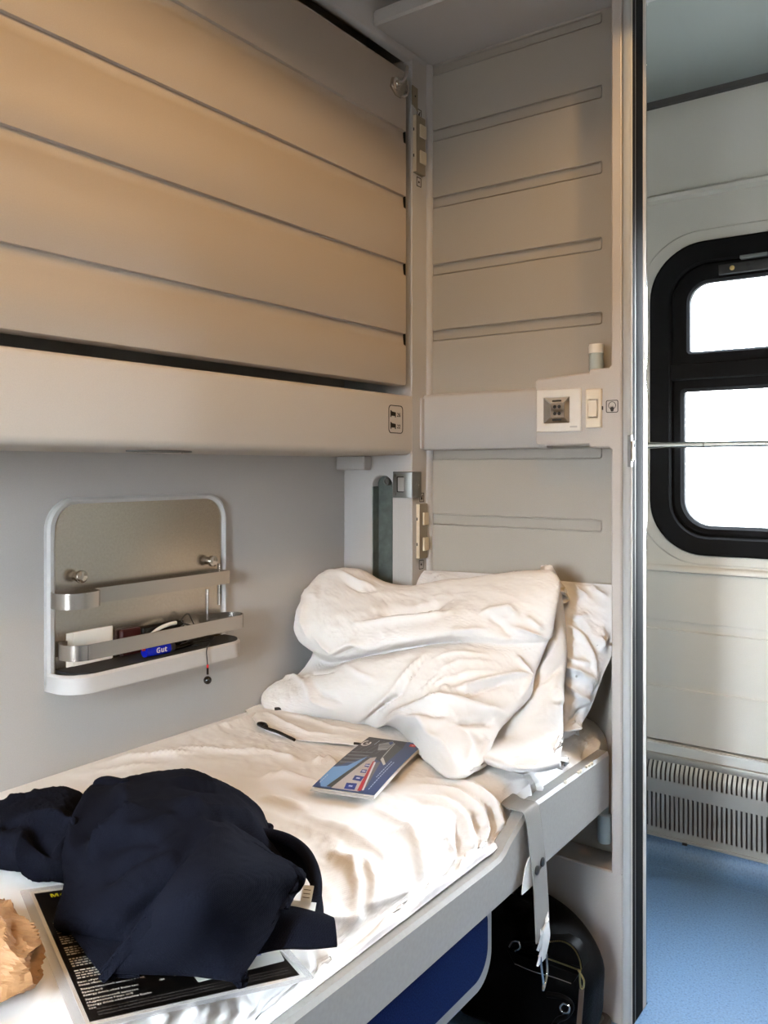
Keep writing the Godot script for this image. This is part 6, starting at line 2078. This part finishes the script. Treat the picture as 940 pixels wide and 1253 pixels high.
const DUVET_FOLDS := [
	[-0.012, 0.022, Vector3(-1.208, 0.851, -1.641), Vector3(-1.149, 0.859, -1.663), Vector3(-1.090, 0.869, -1.681), Vector3(-1.040, 0.889, -1.708)],
	[0.009, 0.01, Vector3(-1.234, 0.828, -1.606), Vector3(-1.125, 0.841, -1.626), Vector3(-1.049, 0.854, -1.641), Vector3(-1.013, 0.868, -1.663)],
	[0.006, 0.01, Vector3(-1.396, 0.926, -1.737), Vector3(-1.318, 0.909, -1.719), Vector3(-1.261, 0.897, -1.720)],
	[-0.005, 0.008, Vector3(-1.359, 0.909, -1.712), Vector3(-1.292, 0.891, -1.697), Vector3(-1.242, 0.894, -1.722)],
	[0.006, 0.008, Vector3(-1.429, 0.857, -1.641), Vector3(-1.405, 0.814, -1.607), Vector3(-1.365, 0.772, -1.599)],
	[0.008, 0.012, Vector3(-1.358, 0.784, -1.597), Vector3(-1.292, 0.757, -1.593), Vector3(-1.234, 0.784, -1.587), Vector3(-1.139, 0.785, -1.606)],
	[-0.006, 0.008, Vector3(-1.286, 0.752, -1.595), Vector3(-1.227, 0.776, -1.588), Vector3(-1.161, 0.772, -1.624)],
	[0.005, 0.008, Vector3(-1.254, 0.730, -1.582), Vector3(-1.173, 0.727, -1.543), Vector3(-1.122, 0.724, -1.534)],
	[-0.005, 0.007, Vector3(-1.367, 0.680, -1.565), Vector3(-1.361, 0.697, -1.591), Vector3(-1.267, 0.718, -1.563)],
	[0.009, 0.012, Vector3(-1.029, 0.781, -1.586), Vector3(-1.041, 0.752, -1.550), Vector3(-1.067, 0.708, -1.526), Vector3(-1.117, 0.671, -1.528), Vector3(-1.192, 0.621, -1.542)],
	[-0.007, 0.006, Vector3(-1.022, 0.783, -1.588), Vector3(-1.032, 0.750, -1.547), Vector3(-1.050, 0.707, -1.525), Vector3(-1.111, 0.665, -1.531), Vector3(-1.186, 0.618, -1.549)],
	[0.006, 0.01, Vector3(-1.361, 0.685, -1.568), Vector3(-1.295, 0.652, -1.522), Vector3(-1.229, 0.647, -1.520)],
	[0.006, 0.01, Vector3(-1.460, 0.663, -1.589), Vector3(-1.421, 0.675, -1.595), Vector3(-1.339, 0.678, -1.550)],
	[-0.005, 0.008, Vector3(-1.353, 0.692, -1.574), Vector3(-1.271, 0.668, -1.525), Vector3(-1.209, 0.665, -1.520)],
	[0.0025, 0.007, Vector3(-0.948, 0.752, -1.557), Vector3(-0.968, 0.732, -1.530), Vector3(-0.962, 0.713, -1.508), Vector3(-0.932, 0.703, -1.490)],
	[0.0025, 0.007, Vector3(-0.936, 0.737, -1.540), Vector3(-0.946, 0.729, -1.527), Vector3(-0.938, 0.714, -1.506)],
	[0.0025, 0.007, Vector3(-0.968, 0.755, -1.556), Vector3(-0.983, 0.734, -1.533), Vector3(-0.987, 0.710, -1.513)],
	[0.008, 0.011, Vector3(-1.090, 0.653, -1.535), Vector3(-1.018, 0.682, -1.510), Vector3(-0.951, 0.706, -1.498), Vector3(-0.918, 0.714, -1.508)],
	[0.012, 0.014, Vector3(-1.186, 0.619, -1.547), Vector3(-1.118, 0.636, -1.550), Vector3(-1.008, 0.671, -1.502), Vector3(-0.950, 0.678, -1.472), Vector3(-0.932, 0.663, -1.451)],
	[-0.007, 0.008, Vector3(-1.021, 0.666, -1.507), Vector3(-0.935, 0.691, -1.476), Vector3(-0.902, 0.698, -1.485)],
	[0.01, 0.013, Vector3(-0.977, 0.703, -1.504), Vector3(-0.906, 0.714, -1.512), Vector3(-0.855, 0.703, -1.548), Vector3(-0.820, 0.687, -1.586)],
	[-0.008, 0.009, Vector3(-0.913, 0.668, -1.445), Vector3(-0.870, 0.685, -1.495), Vector3(-0.847, 0.680, -1.530), Vector3(-0.828, 0.669, -1.552)],
	[0.009, 0.011, Vector3(-0.926, 0.730, -1.531), Vector3(-0.883, 0.744, -1.575), Vector3(-0.840, 0.755, -1.622), Vector3(-0.810, 0.754, -1.666)],
	[-0.006, 0.009, Vector3(-0.910, 0.722, -1.524), Vector3(-0.875, 0.735, -1.569), Vector3(-0.834, 0.747, -1.618)],
	[0.006, 0.007, Vector3(-0.810, 0.757, -1.668), Vector3(-0.827, 0.779, -1.661), Vector3(-0.839, 0.793, -1.661)],
	[0.006, 0.007, Vector3(-0.810, 0.754, -1.666), Vector3(-0.805, 0.735, -1.639), Vector3(-0.807, 0.720, -1.620)],
	[0.007, 0.008, Vector3(-0.794, 0.834, -1.693), Vector3(-0.820, 0.843, -1.681), Vector3(-0.854, 0.852, -1.671)],
	[0.006, 0.007, Vector3(-0.793, 0.847, -1.697), Vector3(-0.810, 0.861, -1.693), Vector3(-0.831, 0.875, -1.691)],
	[0.006, 0.009, Vector3(-0.990, 0.834, -1.625), Vector3(-0.949, 0.839, -1.637), Vector3(-0.910, 0.845, -1.649)],
	[-0.006, 0.01, Vector3(-0.911, 0.870, -1.666), Vector3(-0.880, 0.857, -1.665), Vector3(-0.851, 0.827, -1.664)],
	[0.007, 0.011, Vector3(-0.929, 0.876, -1.670), Vector3(-0.871, 0.888, -1.690), Vector3(-0.844, 0.871, -1.684)],
	[0.0025, 0.007, Vector3(-1.003, 0.778, -1.580), Vector3(-0.961, 0.792, -1.603), Vector3(-0.893, 0.794, -1.626)],
	[0.0025, 0.007, Vector3(-0.976, 0.758, -1.558), Vector3(-0.943, 0.779, -1.589), Vector3(-0.870, 0.780, -1.624)],
	[0.0025, 0.007, Vector3(-0.952, 0.744, -1.546), Vector3(-0.914, 0.761, -1.579), Vector3(-0.849, 0.762, -1.621)],
	[0.006, 0.009, Vector3(-0.932, 0.663, -1.451), Vector3(-0.878, 0.656, -1.422), Vector3(-0.834, 0.629, -1.393)],
	[0.006, 0.009, Vector3(-0.867, 0.674, -1.473), Vector3(-0.843, 0.648, -1.466), Vector3(-0.823, 0.628, -1.414)],
	[0.005, 0.007, Vector3(-0.845, 0.661, -1.504), Vector3(-0.829, 0.645, -1.510), Vector3(-0.819, 0.628, -1.470)]]
const FLAP := [
	[Vector3(-0.923, 0.885, -1.850), Vector3(-0.893, 0.885, -1.830), Vector3(-0.832, 0.908, -1.840), Vector3(-0.814, 0.889, -1.855), Vector3(-0.834, 0.885, -1.905)],
	[Vector3(-0.923, 0.915, -1.820), Vector3(-0.893, 0.915, -1.800), Vector3(-0.832, 0.938, -1.810), Vector3(-0.814, 0.919, -1.825), Vector3(-0.834, 0.915, -1.875)],
	[Vector3(-0.906, 0.849, -1.785), Vector3(-0.876, 0.849, -1.765), Vector3(-0.810, 0.873, -1.775), Vector3(-0.795, 0.875, -1.800), Vector3(-0.815, 0.871, -1.850)],
	[Vector3(-0.896, 0.783, -1.745), Vector3(-0.866, 0.783, -1.725), Vector3(-0.794, 0.798, -1.740), Vector3(-0.774, 0.810, -1.770), Vector3(-0.794, 0.806, -1.820)],
	[Vector3(-0.903, 0.718, -1.700), Vector3(-0.873, 0.718, -1.680), Vector3(-0.790, 0.732, -1.690), Vector3(-0.762, 0.742, -1.730), Vector3(-0.782, 0.738, -1.780)],
	[Vector3(-0.905, 0.666, -1.650), Vector3(-0.875, 0.666, -1.630), Vector3(-0.785, 0.684, -1.640), Vector3(-0.750, 0.689, -1.690), Vector3(-0.770, 0.685, -1.740)],
	[Vector3(-0.904, 0.628, -1.605), Vector3(-0.874, 0.628, -1.585), Vector3(-0.785, 0.637, -1.600), Vector3(-0.739, 0.639, -1.660), Vector3(-0.759, 0.635, -1.710)],
	[Vector3(-0.852, 0.632, -1.496), Vector3(-0.822, 0.632, -1.476), Vector3(-0.730, 0.634, -1.472), Vector3(-0.686, 0.636, -1.530), Vector3(-0.706, 0.632, -1.580)],
	[Vector3(-0.852, 0.616, -1.500), Vector3(-0.822, 0.616, -1.480), Vector3(-0.730, 0.618, -1.476), Vector3(-0.686, 0.620, -1.534), Vector3(-0.706, 0.616, -1.584)],
	[Vector3(-0.852, 0.614, -1.536), Vector3(-0.822, 0.614, -1.516), Vector3(-0.730, 0.616, -1.512), Vector3(-0.686, 0.618, -1.570), Vector3(-0.706, 0.614, -1.620)]]
const FLAP_FOLDS := [
	[-0.008, 0.01, Vector3(-0.793, 0.727, -1.685), Vector3(-0.779, 0.754, -1.713), Vector3(-0.768, 0.769, -1.738)],
	[0.009, 0.014, Vector3(-0.774, 0.725, -1.691), Vector3(-0.760, 0.716, -1.700), Vector3(-0.751, 0.692, -1.692)],
	[0.007, 0.012, Vector3(-0.812, 0.908, -1.794), Vector3(-0.798, 0.862, -1.774), Vector3(-0.786, 0.821, -1.757)],
	[0.006, 0.012, Vector3(-0.808, 0.751, -1.704), Vector3(-0.792, 0.785, -1.732), Vector3(-0.786, 0.821, -1.757)],
	[0.006, 0.01, Vector3(-0.807, 0.703, -1.659), Vector3(-0.793, 0.727, -1.685), Vector3(-0.770, 0.754, -1.722)],
	[-0.005, 0.008, Vector3(-0.756, 0.633, -1.465), Vector3(-0.729, 0.633, -1.468), Vector3(-0.701, 0.635, -1.498)],
	[0.006, 0.01, Vector3(-0.759, 0.634, -1.485), Vector3(-0.722, 0.635, -1.500), Vector3(-0.690, 0.636, -1.527)]]
const PILLOW := [
	[Vector3(-1.300, 0.922, -1.925), Vector3(-1.145, 0.927, -1.925), Vector3(-0.978, 0.930, -1.925), Vector3(-0.846, 0.926, -1.925), Vector3(-0.719, 0.927, -1.925)],
	[Vector3(-1.270, 0.868, -1.880), Vector3(-1.106, 0.874, -1.860), Vector3(-0.945, 0.878, -1.860), Vector3(-0.818, 0.879, -1.870), Vector3(-0.710, 0.875, -1.900)],
	[Vector3(-1.257, 0.774, -1.860), Vector3(-1.082, 0.789, -1.820), Vector3(-0.924, 0.797, -1.820), Vector3(-0.782, 0.804, -1.825), Vector3(-0.704, 0.794, -1.885)],
	[Vector3(-1.224, 0.676, -1.830), Vector3(-1.047, 0.700, -1.780), Vector3(-0.904, 0.711, -1.780), Vector3(-0.767, 0.720, -1.790), Vector3(-0.718, 0.731, -1.850)],
	[Vector3(-1.191, 0.582, -1.800), Vector3(-1.015, 0.621, -1.745), Vector3(-0.886, 0.637, -1.745), Vector3(-0.769, 0.646, -1.750), Vector3(-0.735, 0.661, -1.820)],
	[Vector3(-1.165, 0.534, -1.780), Vector3(-1.004, 0.574, -1.725), Vector3(-0.856, 0.595, -1.725), Vector3(-0.762, 0.607, -1.735), Vector3(-0.744, 0.630, -1.790)]]
const PILLOW_FOLDS := [
	[0.008, 0.01, Vector3(-0.830, 0.926, -1.925), Vector3(-0.795, 0.904, -1.901), Vector3(-0.768, 0.891, -1.893)],
	[0.006, 0.008, Vector3(-0.763, 0.860, -1.873), Vector3(-0.777, 0.852, -1.860), Vector3(-0.797, 0.853, -1.854)],
	[0.008, 0.009, Vector3(-0.794, 0.834, -1.841), Vector3(-0.761, 0.812, -1.841), Vector3(-0.740, 0.777, -1.837), Vector3(-0.729, 0.719, -1.830)],
	[-0.006, 0.008, Vector3(-0.785, 0.843, -1.850), Vector3(-0.751, 0.811, -1.848), Vector3(-0.729, 0.780, -1.852)],
	[0.008, 0.009, Vector3(-0.738, 0.814, -1.862), Vector3(-0.726, 0.793, -1.862), Vector3(-0.716, 0.826, -1.885)],
	[0.007, 0.009, Vector3(-0.796, 0.772, -1.807), Vector3(-0.766, 0.762, -1.810), Vector3(-0.739, 0.757, -1.828)],
	[0.007, 0.009, Vector3(-0.791, 0.744, -1.796), Vector3(-0.758, 0.741, -1.804), Vector3(-0.734, 0.704, -1.819)],
	[0.007, 0.01, Vector3(-0.792, 0.750, -1.798), Vector3(-0.758, 0.741, -1.804), Vector3(-0.729, 0.719, -1.830)],
	[0.007, 0.01, Vector3(-0.779, 0.714, -1.784), Vector3(-0.750, 0.693, -1.786), Vector3(-0.735, 0.674, -1.818)],
	[-0.006, 0.008, Vector3(-0.760, 0.639, -1.751), Vector3(-0.750, 0.652, -1.771), Vector3(-0.741, 0.667, -1.802)],
	[0.007, 0.01, Vector3(-0.769, 0.619, -1.738), Vector3(-0.754, 0.624, -1.751), Vector3(-0.745, 0.629, -1.786)],
	[0.006, 0.007, Vector3(-1.214, 0.912, -1.910), Vector3(-1.190, 0.919, -1.917), Vector3(-1.162, 0.923, -1.921)],
	[0.006, 0.007, Vector3(-1.206, 0.886, -1.882), Vector3(-1.187, 0.903, -1.898), Vector3(-1.175, 0.913, -1.909)],
	[0.007, 0.008, Vector3(-0.728, 0.838, -1.880), Vector3(-0.732, 0.808, -1.864), Vector3(-0.729, 0.780, -1.852)],
	[0.007, 0.008, Vector3(-0.774, 0.926, -1.925), Vector3(-0.752, 0.906, -1.909), Vector3(-0.728, 0.900, -1.908)]]
const TOPSHEET := [
	[Vector3(-1.484, 0.611, -1.483), Vector3(-1.528, 0.611, -1.617), Vector3(-1.371, 0.612, -1.726), Vector3(-1.157, 0.612, -1.785), Vector3(-0.988, 0.612, -1.736)],
	[Vector3(-1.425, 0.612, -1.446), Vector3(-1.369, 0.613, -1.490), Vector3(-1.225, 0.614, -1.557), Vector3(-1.026, 0.614, -1.551), Vector3(-0.874, 0.613, -1.502)],
	[Vector3(-1.371, 0.613, -1.410), Vector3(-1.287, 0.614, -1.414), Vector3(-1.148, 0.615, -1.474), Vector3(-1.007, 0.615, -1.506), Vector3(-0.850, 0.614, -1.429)],
	[Vector3(-1.354, 0.611, -1.400), Vector3(-1.233, 0.611, -1.386), Vector3(-1.105, 0.611, -1.438), Vector3(-1.003, 0.611, -1.485), Vector3(-0.858, 0.611, -1.394)],
	[Vector3(-1.354, 0.607, -1.412), Vector3(-1.233, 0.607, -1.398), Vector3(-1.105, 0.607, -1.450), Vector3(-1.003, 0.607, -1.497), Vector3(-0.858, 0.607, -1.406)]]
const TOPSHEET_FOLDS := [
	[0.005, 0.01, Vector3(-1.417, 0.612, -1.488), Vector3(-1.321, 0.614, -1.446), Vector3(-1.226, 0.614, -1.414), Vector3(-1.159, 0.614, -1.450)],
	[0.005, 0.008, Vector3(-1.364, 0.613, -1.505), Vector3(-1.300, 0.614, -1.508), Vector3(-1.201, 0.615, -1.476), Vector3(-1.138, 0.615, -1.501)],
	[0.004, 0.008, Vector3(-1.053, 0.612, -1.479), Vector3(-1.071, 0.615, -1.533), Vector3(-1.080, 0.614, -1.587)],
	[0.005, 0.009, Vector3(-0.970, 0.614, -1.509), Vector3(-0.929, 0.615, -1.474), Vector3(-0.867, 0.611, -1.401)]]
const KNIT_BODY := [
	[Vector3(-1.259, 0.608, -0.924), Vector3(-1.271, 0.608, -0.920), Vector3(-1.185, 0.625, -0.934), Vector3(-1.119, 0.635, -0.985), Vector3(-1.037, 0.630, -0.992), Vector3(-0.966, 0.610, -0.996), Vector3(-0.962, 0.608, -1.016), Vector3(-0.974, 0.608, -1.016)],
	[Vector3(-1.259, 0.635, -0.912), Vector3(-1.271, 0.655, -0.908), Vector3(-1.185, 0.675, -0.922), Vector3(-1.119, 0.685, -0.973), Vector3(-1.037, 0.680, -0.980), Vector3(-0.966, 0.660, -0.984), Vector3(-0.962, 0.625, -1.004), Vector3(-0.974, 0.608, -1.004)],
	[Vector3(-1.150, 0.645, -0.807), Vector3(-1.162, 0.665, -0.803), Vector3(-1.058, 0.700, -0.801), Vector3(-0.987, 0.715, -0.843), Vector3(-0.915, 0.705, -0.865), Vector3(-0.881, 0.675, -0.901), Vector3(-0.905, 0.628, -0.962), Vector3(-0.917, 0.608, -0.962)],
	[Vector3(-1.083, 0.635, -0.740), Vector3(-1.095, 0.655, -0.736), Vector3(-0.976, 0.695, -0.726), Vector3(-0.885, 0.722, -0.735), Vector3(-0.828, 0.718, -0.776), Vector3(-0.801, 0.690, -0.819), Vector3(-0.829, 0.630, -0.911), Vector3(-0.841, 0.610, -0.911)],
	[Vector3(-1.007, 0.620, -0.688), Vector3(-1.019, 0.640, -0.684), Vector3(-0.916, 0.675, -0.669), Vector3(-0.830, 0.700, -0.683), Vector3(-0.760, 0.708, -0.705), Vector3(-0.735, 0.685, -0.756), Vector3(-0.770, 0.630, -0.849), Vector3(-0.782, 0.610, -0.849)],
	[Vector3(-0.974, 0.608, -0.655), Vector3(-0.986, 0.628, -0.651), Vector3(-0.896, 0.650, -0.640), Vector3(-0.830, 0.655, -0.664), Vector3(-0.767, 0.655, -0.698), Vector3(-0.739, 0.645, -0.753), Vector3(-0.747, 0.620, -0.813), Vector3(-0.759, 0.608, -0.813)],
	[Vector3(-0.957, 0.608, -0.639), Vector3(-0.969, 0.618, -0.635), Vector3(-0.902, 0.626, -0.638), Vector3(-0.851, 0.630, -0.650), Vector3(-0.793, 0.625, -0.664), Vector3(-0.743, 0.620, -0.702), Vector3(-0.737, 0.614, -0.768), Vector3(-0.749, 0.608, -0.768)],
	[Vector3(-0.957, 0.608, -0.651), Vector3(-0.969, 0.608, -0.647), Vector3(-0.902, 0.614, -0.650), Vector3(-0.851, 0.618, -0.662), Vector3(-0.793, 0.613, -0.676), Vector3(-0.743, 0.608, -0.714), Vector3(-0.737, 0.608, -0.780), Vector3(-0.749, 0.608, -0.780)]]
const KNIT_BODY_FOLDS := [
	[0.014, 0.02, Vector3(-1.204, 0.670, -0.859), Vector3(-1.137, 0.676, -0.801), Vector3(-1.094, 0.668, -0.753), Vector3(-1.059, 0.661, -0.723), Vector3(-1.008, 0.663, -0.698)],
	[-0.014, 0.016, Vector3(-1.052, 0.702, -0.803), Vector3(-1.029, 0.699, -0.768), Vector3(-1.036, 0.687, -0.747), Vector3(-1.032, 0.673, -0.723)],
	[0.012, 0.02, Vector3(-1.150, 0.685, -0.861), Vector3(-1.047, 0.703, -0.804), Vector3(-0.963, 0.710, -0.750), Vector3(-0.949, 0.706, -0.731)],
	[0.01, 0.02, Vector3(-1.014, 0.674, -0.714), Vector3(-0.969, 0.697, -0.726), Vector3(-0.910, 0.716, -0.729), Vector3(-0.887, 0.723, -0.776)],
	[-0.008, 0.015, Vector3(-0.976, 0.678, -0.700), Vector3(-0.937, 0.701, -0.713), Vector3(-0.881, 0.718, -0.719), Vector3(-0.863, 0.724, -0.764)],
	[0.01, 0.018, Vector3(-0.908, 0.723, -0.766), Vector3(-0.893, 0.720, -0.802), Vector3(-0.894, 0.699, -0.869), Vector3(-0.899, 0.675, -0.915)],
	[-0.008, 0.014, Vector3(-0.891, 0.723, -0.748), Vector3(-0.876, 0.722, -0.784), Vector3(-0.871, 0.704, -0.845)],
	[0.008, 0.015, Vector3(-1.059, 0.704, -0.900), Vector3(-1.011, 0.705, -0.903), Vector3(-0.990, 0.693, -0.935)],
	[-0.006, 0.012, Vector3(-1.026, 0.709, -0.874), Vector3(-0.987, 0.708, -0.886), Vector3(-0.977, 0.697, -0.918)],
	[-0.022, 0.014, Vector3(-0.880, 0.715, -0.819), Vector3(-0.815, 0.712, -0.699), Vector3(-0.834, 0.676, -0.668), Vector3(-0.856, 0.639, -0.649)],
	[-0.022, 0.014, Vector3(-0.871, 0.704, -0.845), Vector3(-0.840, 0.668, -0.879), Vector3(-0.839, 0.628, -0.921)],
	[0.012, 0.022, Vector3(-0.974, 0.717, -0.795), Vector3(-0.887, 0.721, -0.796), Vector3(-0.816, 0.719, -0.758), Vector3(-0.765, 0.710, -0.706)],
	[0.012, 0.02, Vector3(-0.980, 0.669, -0.691), Vector3(-0.984, 0.697, -0.734), Vector3(-0.938, 0.719, -0.764)],
	[-0.012, 0.014, Vector3(-0.924, 0.668, -0.665), Vector3(-0.896, 0.699, -0.692), Vector3(-0.845, 0.721, -0.721)]]
const KNIT_FLAP := [
	[Vector3(-0.783, 0.743, -0.742), Vector3(-0.785, 0.753, -0.736), Vector3(-0.776, 0.755, -0.737), Vector3(-0.769, 0.752, -0.742), Vector3(-0.770, 0.742, -0.748)],
	[Vector3(-0.752, 0.733, -0.658), Vector3(-0.754, 0.743, -0.652), Vector3(-0.713, 0.755, -0.674), Vector3(-0.740, 0.726, -0.765), Vector3(-0.741, 0.716, -0.771)],
	[Vector3(-0.756, 0.704, -0.621), Vector3(-0.758, 0.714, -0.615), Vector3(-0.695, 0.742, -0.643), Vector3(-0.720, 0.688, -0.809), Vector3(-0.721, 0.678, -0.815)],
	[Vector3(-0.793, 0.658, -0.616), Vector3(-0.795, 0.668, -0.610), Vector3(-0.702, 0.708, -0.634), Vector3(-0.716, 0.666, -0.779), Vector3(-0.717, 0.656, -0.785)],
	[Vector3(-0.819, 0.627, -0.614), Vector3(-0.821, 0.637, -0.608), Vector3(-0.732, 0.666, -0.636), Vector3(-0.706, 0.642, -0.732), Vector3(-0.707, 0.632, -0.738)],
	[Vector3(-0.832, 0.611, -0.611), Vector3(-0.834, 0.620, -0.605), Vector3(-0.766, 0.623, -0.642), Vector3(-0.703, 0.618, -0.688), Vector3(-0.704, 0.611, -0.694)],
	[Vector3(-0.832, 0.611, -0.623), Vector3(-0.834, 0.612, -0.617), Vector3(-0.766, 0.615, -0.654), Vector3(-0.703, 0.611, -0.700), Vector3(-0.704, 0.611, -0.706)]]
const KNIT_UNDER := [
	[Vector3(-0.964, 0.622, -0.637), Vector3(-0.905, 0.628, -0.649), Vector3(-0.853, 0.630, -0.671)],
	[Vector3(-0.930, 0.618, -0.631), Vector3(-0.883, 0.622, -0.645), Vector3(-0.829, 0.624, -0.657)],
	[Vector3(-0.886, 0.612, -0.621), Vector3(-0.852, 0.615, -0.628), Vector3(-0.811, 0.615, -0.638)],
	[Vector3(-0.850, 0.609, -0.614), Vector3(-0.828, 0.610, -0.622), Vector3(-0.806, 0.610, -0.634)]]
const KNIT_SLEEVE := [
	[Vector3(-1.385, 0.608, -0.752), Vector3(-1.333, 0.610, -0.779), Vector3(-1.299, 0.620, -0.824), Vector3(-1.270, 0.625, -0.851), Vector3(-1.245, 0.615, -0.870), Vector3(-1.194, 0.610, -0.859)],
	[Vector3(-1.385, 0.640, -0.740), Vector3(-1.333, 0.650, -0.767), Vector3(-1.299, 0.660, -0.812), Vector3(-1.270, 0.665, -0.839), Vector3(-1.245, 0.655, -0.858), Vector3(-1.194, 0.650, -0.847)],
	[Vector3(-1.277, 0.665, -0.682), Vector3(-1.231, 0.670, -0.708), Vector3(-1.190, 0.680, -0.737), Vector3(-1.172, 0.680, -0.770), Vector3(-1.145, 0.670, -0.792), Vector3(-1.097, 0.660, -0.790)],
	[Vector3(-1.231, 0.660, -0.658), Vector3(-1.181, 0.665, -0.680), Vector3(-1.157, 0.665, -0.704), Vector3(-1.131, 0.660, -0.730), Vector3(-1.102, 0.660, -0.751), Vector3(-1.036, 0.655, -0.746)],
	[Vector3(-1.211, 0.645, -0.647), Vector3(-1.168, 0.645, -0.672), Vector3(-1.127, 0.645, -0.692), Vector3(-1.075, 0.650, -0.694), Vector3(-1.046, 0.645, -0.710), Vector3(-1.008, 0.640, -0.720)],
	[Vector3(-1.232, 0.615, -0.658), Vector3(-1.189, 0.613, -0.684), Vector3(-1.146, 0.613, -0.703), Vector3(-1.108, 0.613, -0.712), Vector3(-1.066, 0.613, -0.721), Vector3(-1.022, 0.615, -0.722)],
	[Vector3(-1.232, 0.608, -0.670), Vector3(-1.189, 0.608, -0.697), Vector3(-1.146, 0.608, -0.715), Vector3(-1.108, 0.608, -0.724), Vector3(-1.066, 0.608, -0.733), Vector3(-1.022, 0.608, -0.734)]]
const KNIT_SLEEVE_FOLDS := [
	[0.016, 0.013, Vector3(-1.162, 0.666, -0.702), Vector3(-1.135, 0.649, -0.690), Vector3(-1.117, 0.629, -0.698), Vector3(-1.078, 0.620, -0.713)],
	[0.014, 0.013, Vector3(-1.172, 0.679, -0.731), Vector3(-1.146, 0.671, -0.751), Vector3(-1.110, 0.661, -0.752), Vector3(-1.077, 0.656, -0.737)],
	[-0.022, 0.013, Vector3(-1.153, 0.666, -0.715), Vector3(-1.121, 0.657, -0.707), Vector3(-1.083, 0.654, -0.699)],
	[0.014, 0.013, Vector3(-1.081, 0.654, -0.704), Vector3(-1.088, 0.658, -0.743), Vector3(-1.128, 0.659, -0.808)],
	[-0.016, 0.013, Vector3(-1.164, 0.675, -0.788), Vector3(-1.150, 0.671, -0.791), Vector3(-1.206, 0.658, -0.843)],
	[0.008, 0.012, Vector3(-1.287, 0.663, -0.747), Vector3(-1.259, 0.670, -0.762), Vector3(-1.246, 0.674, -0.792)],
	[-0.008, 0.012, Vector3(-1.197, 0.670, -0.689), Vector3(-1.187, 0.672, -0.700), Vector3(-1.171, 0.671, -0.705)],
	[-0.01, 0.01, Vector3(-1.085, 0.655, -0.718), Vector3(-1.060, 0.651, -0.718), Vector3(-1.073, 0.655, -0.734)]]
const NECK_PATH := [Vector3(-0.8762, 0.66, -0.9061), Vector3(-0.8608, 0.655, -0.9246), Vector3(-0.8321, 0.65, -0.9322), Vector3(-0.7943, 0.645, -0.9212), Vector3(-0.7538, 0.64, -0.8914), Vector3(-0.7259, 0.632, -0.86), Vector3(-0.7126, 0.62, -0.8297)]
const CUFF_PATH := [Vector3(-0.7688, 0.635, -0.7861), Vector3(-0.7436, 0.637, -0.8094), Vector3(-0.7191, 0.632, -0.834), Vector3(-0.6901, 0.622, -0.8485)]
const CUFF_LOW := [Vector3(-0.7285, 0.611, -0.7449), Vector3(-0.7091, 0.611, -0.7718), Vector3(-0.6817, 0.611, -0.7937), Vector3(-0.6581, 0.611, -0.8172)]
const LOBE := [Vector3(-1.224, 0.665, -0.8765), Vector3(-1.202, 0.672, -0.8783), Vector3(-1.142, 0.68, -0.8687)]
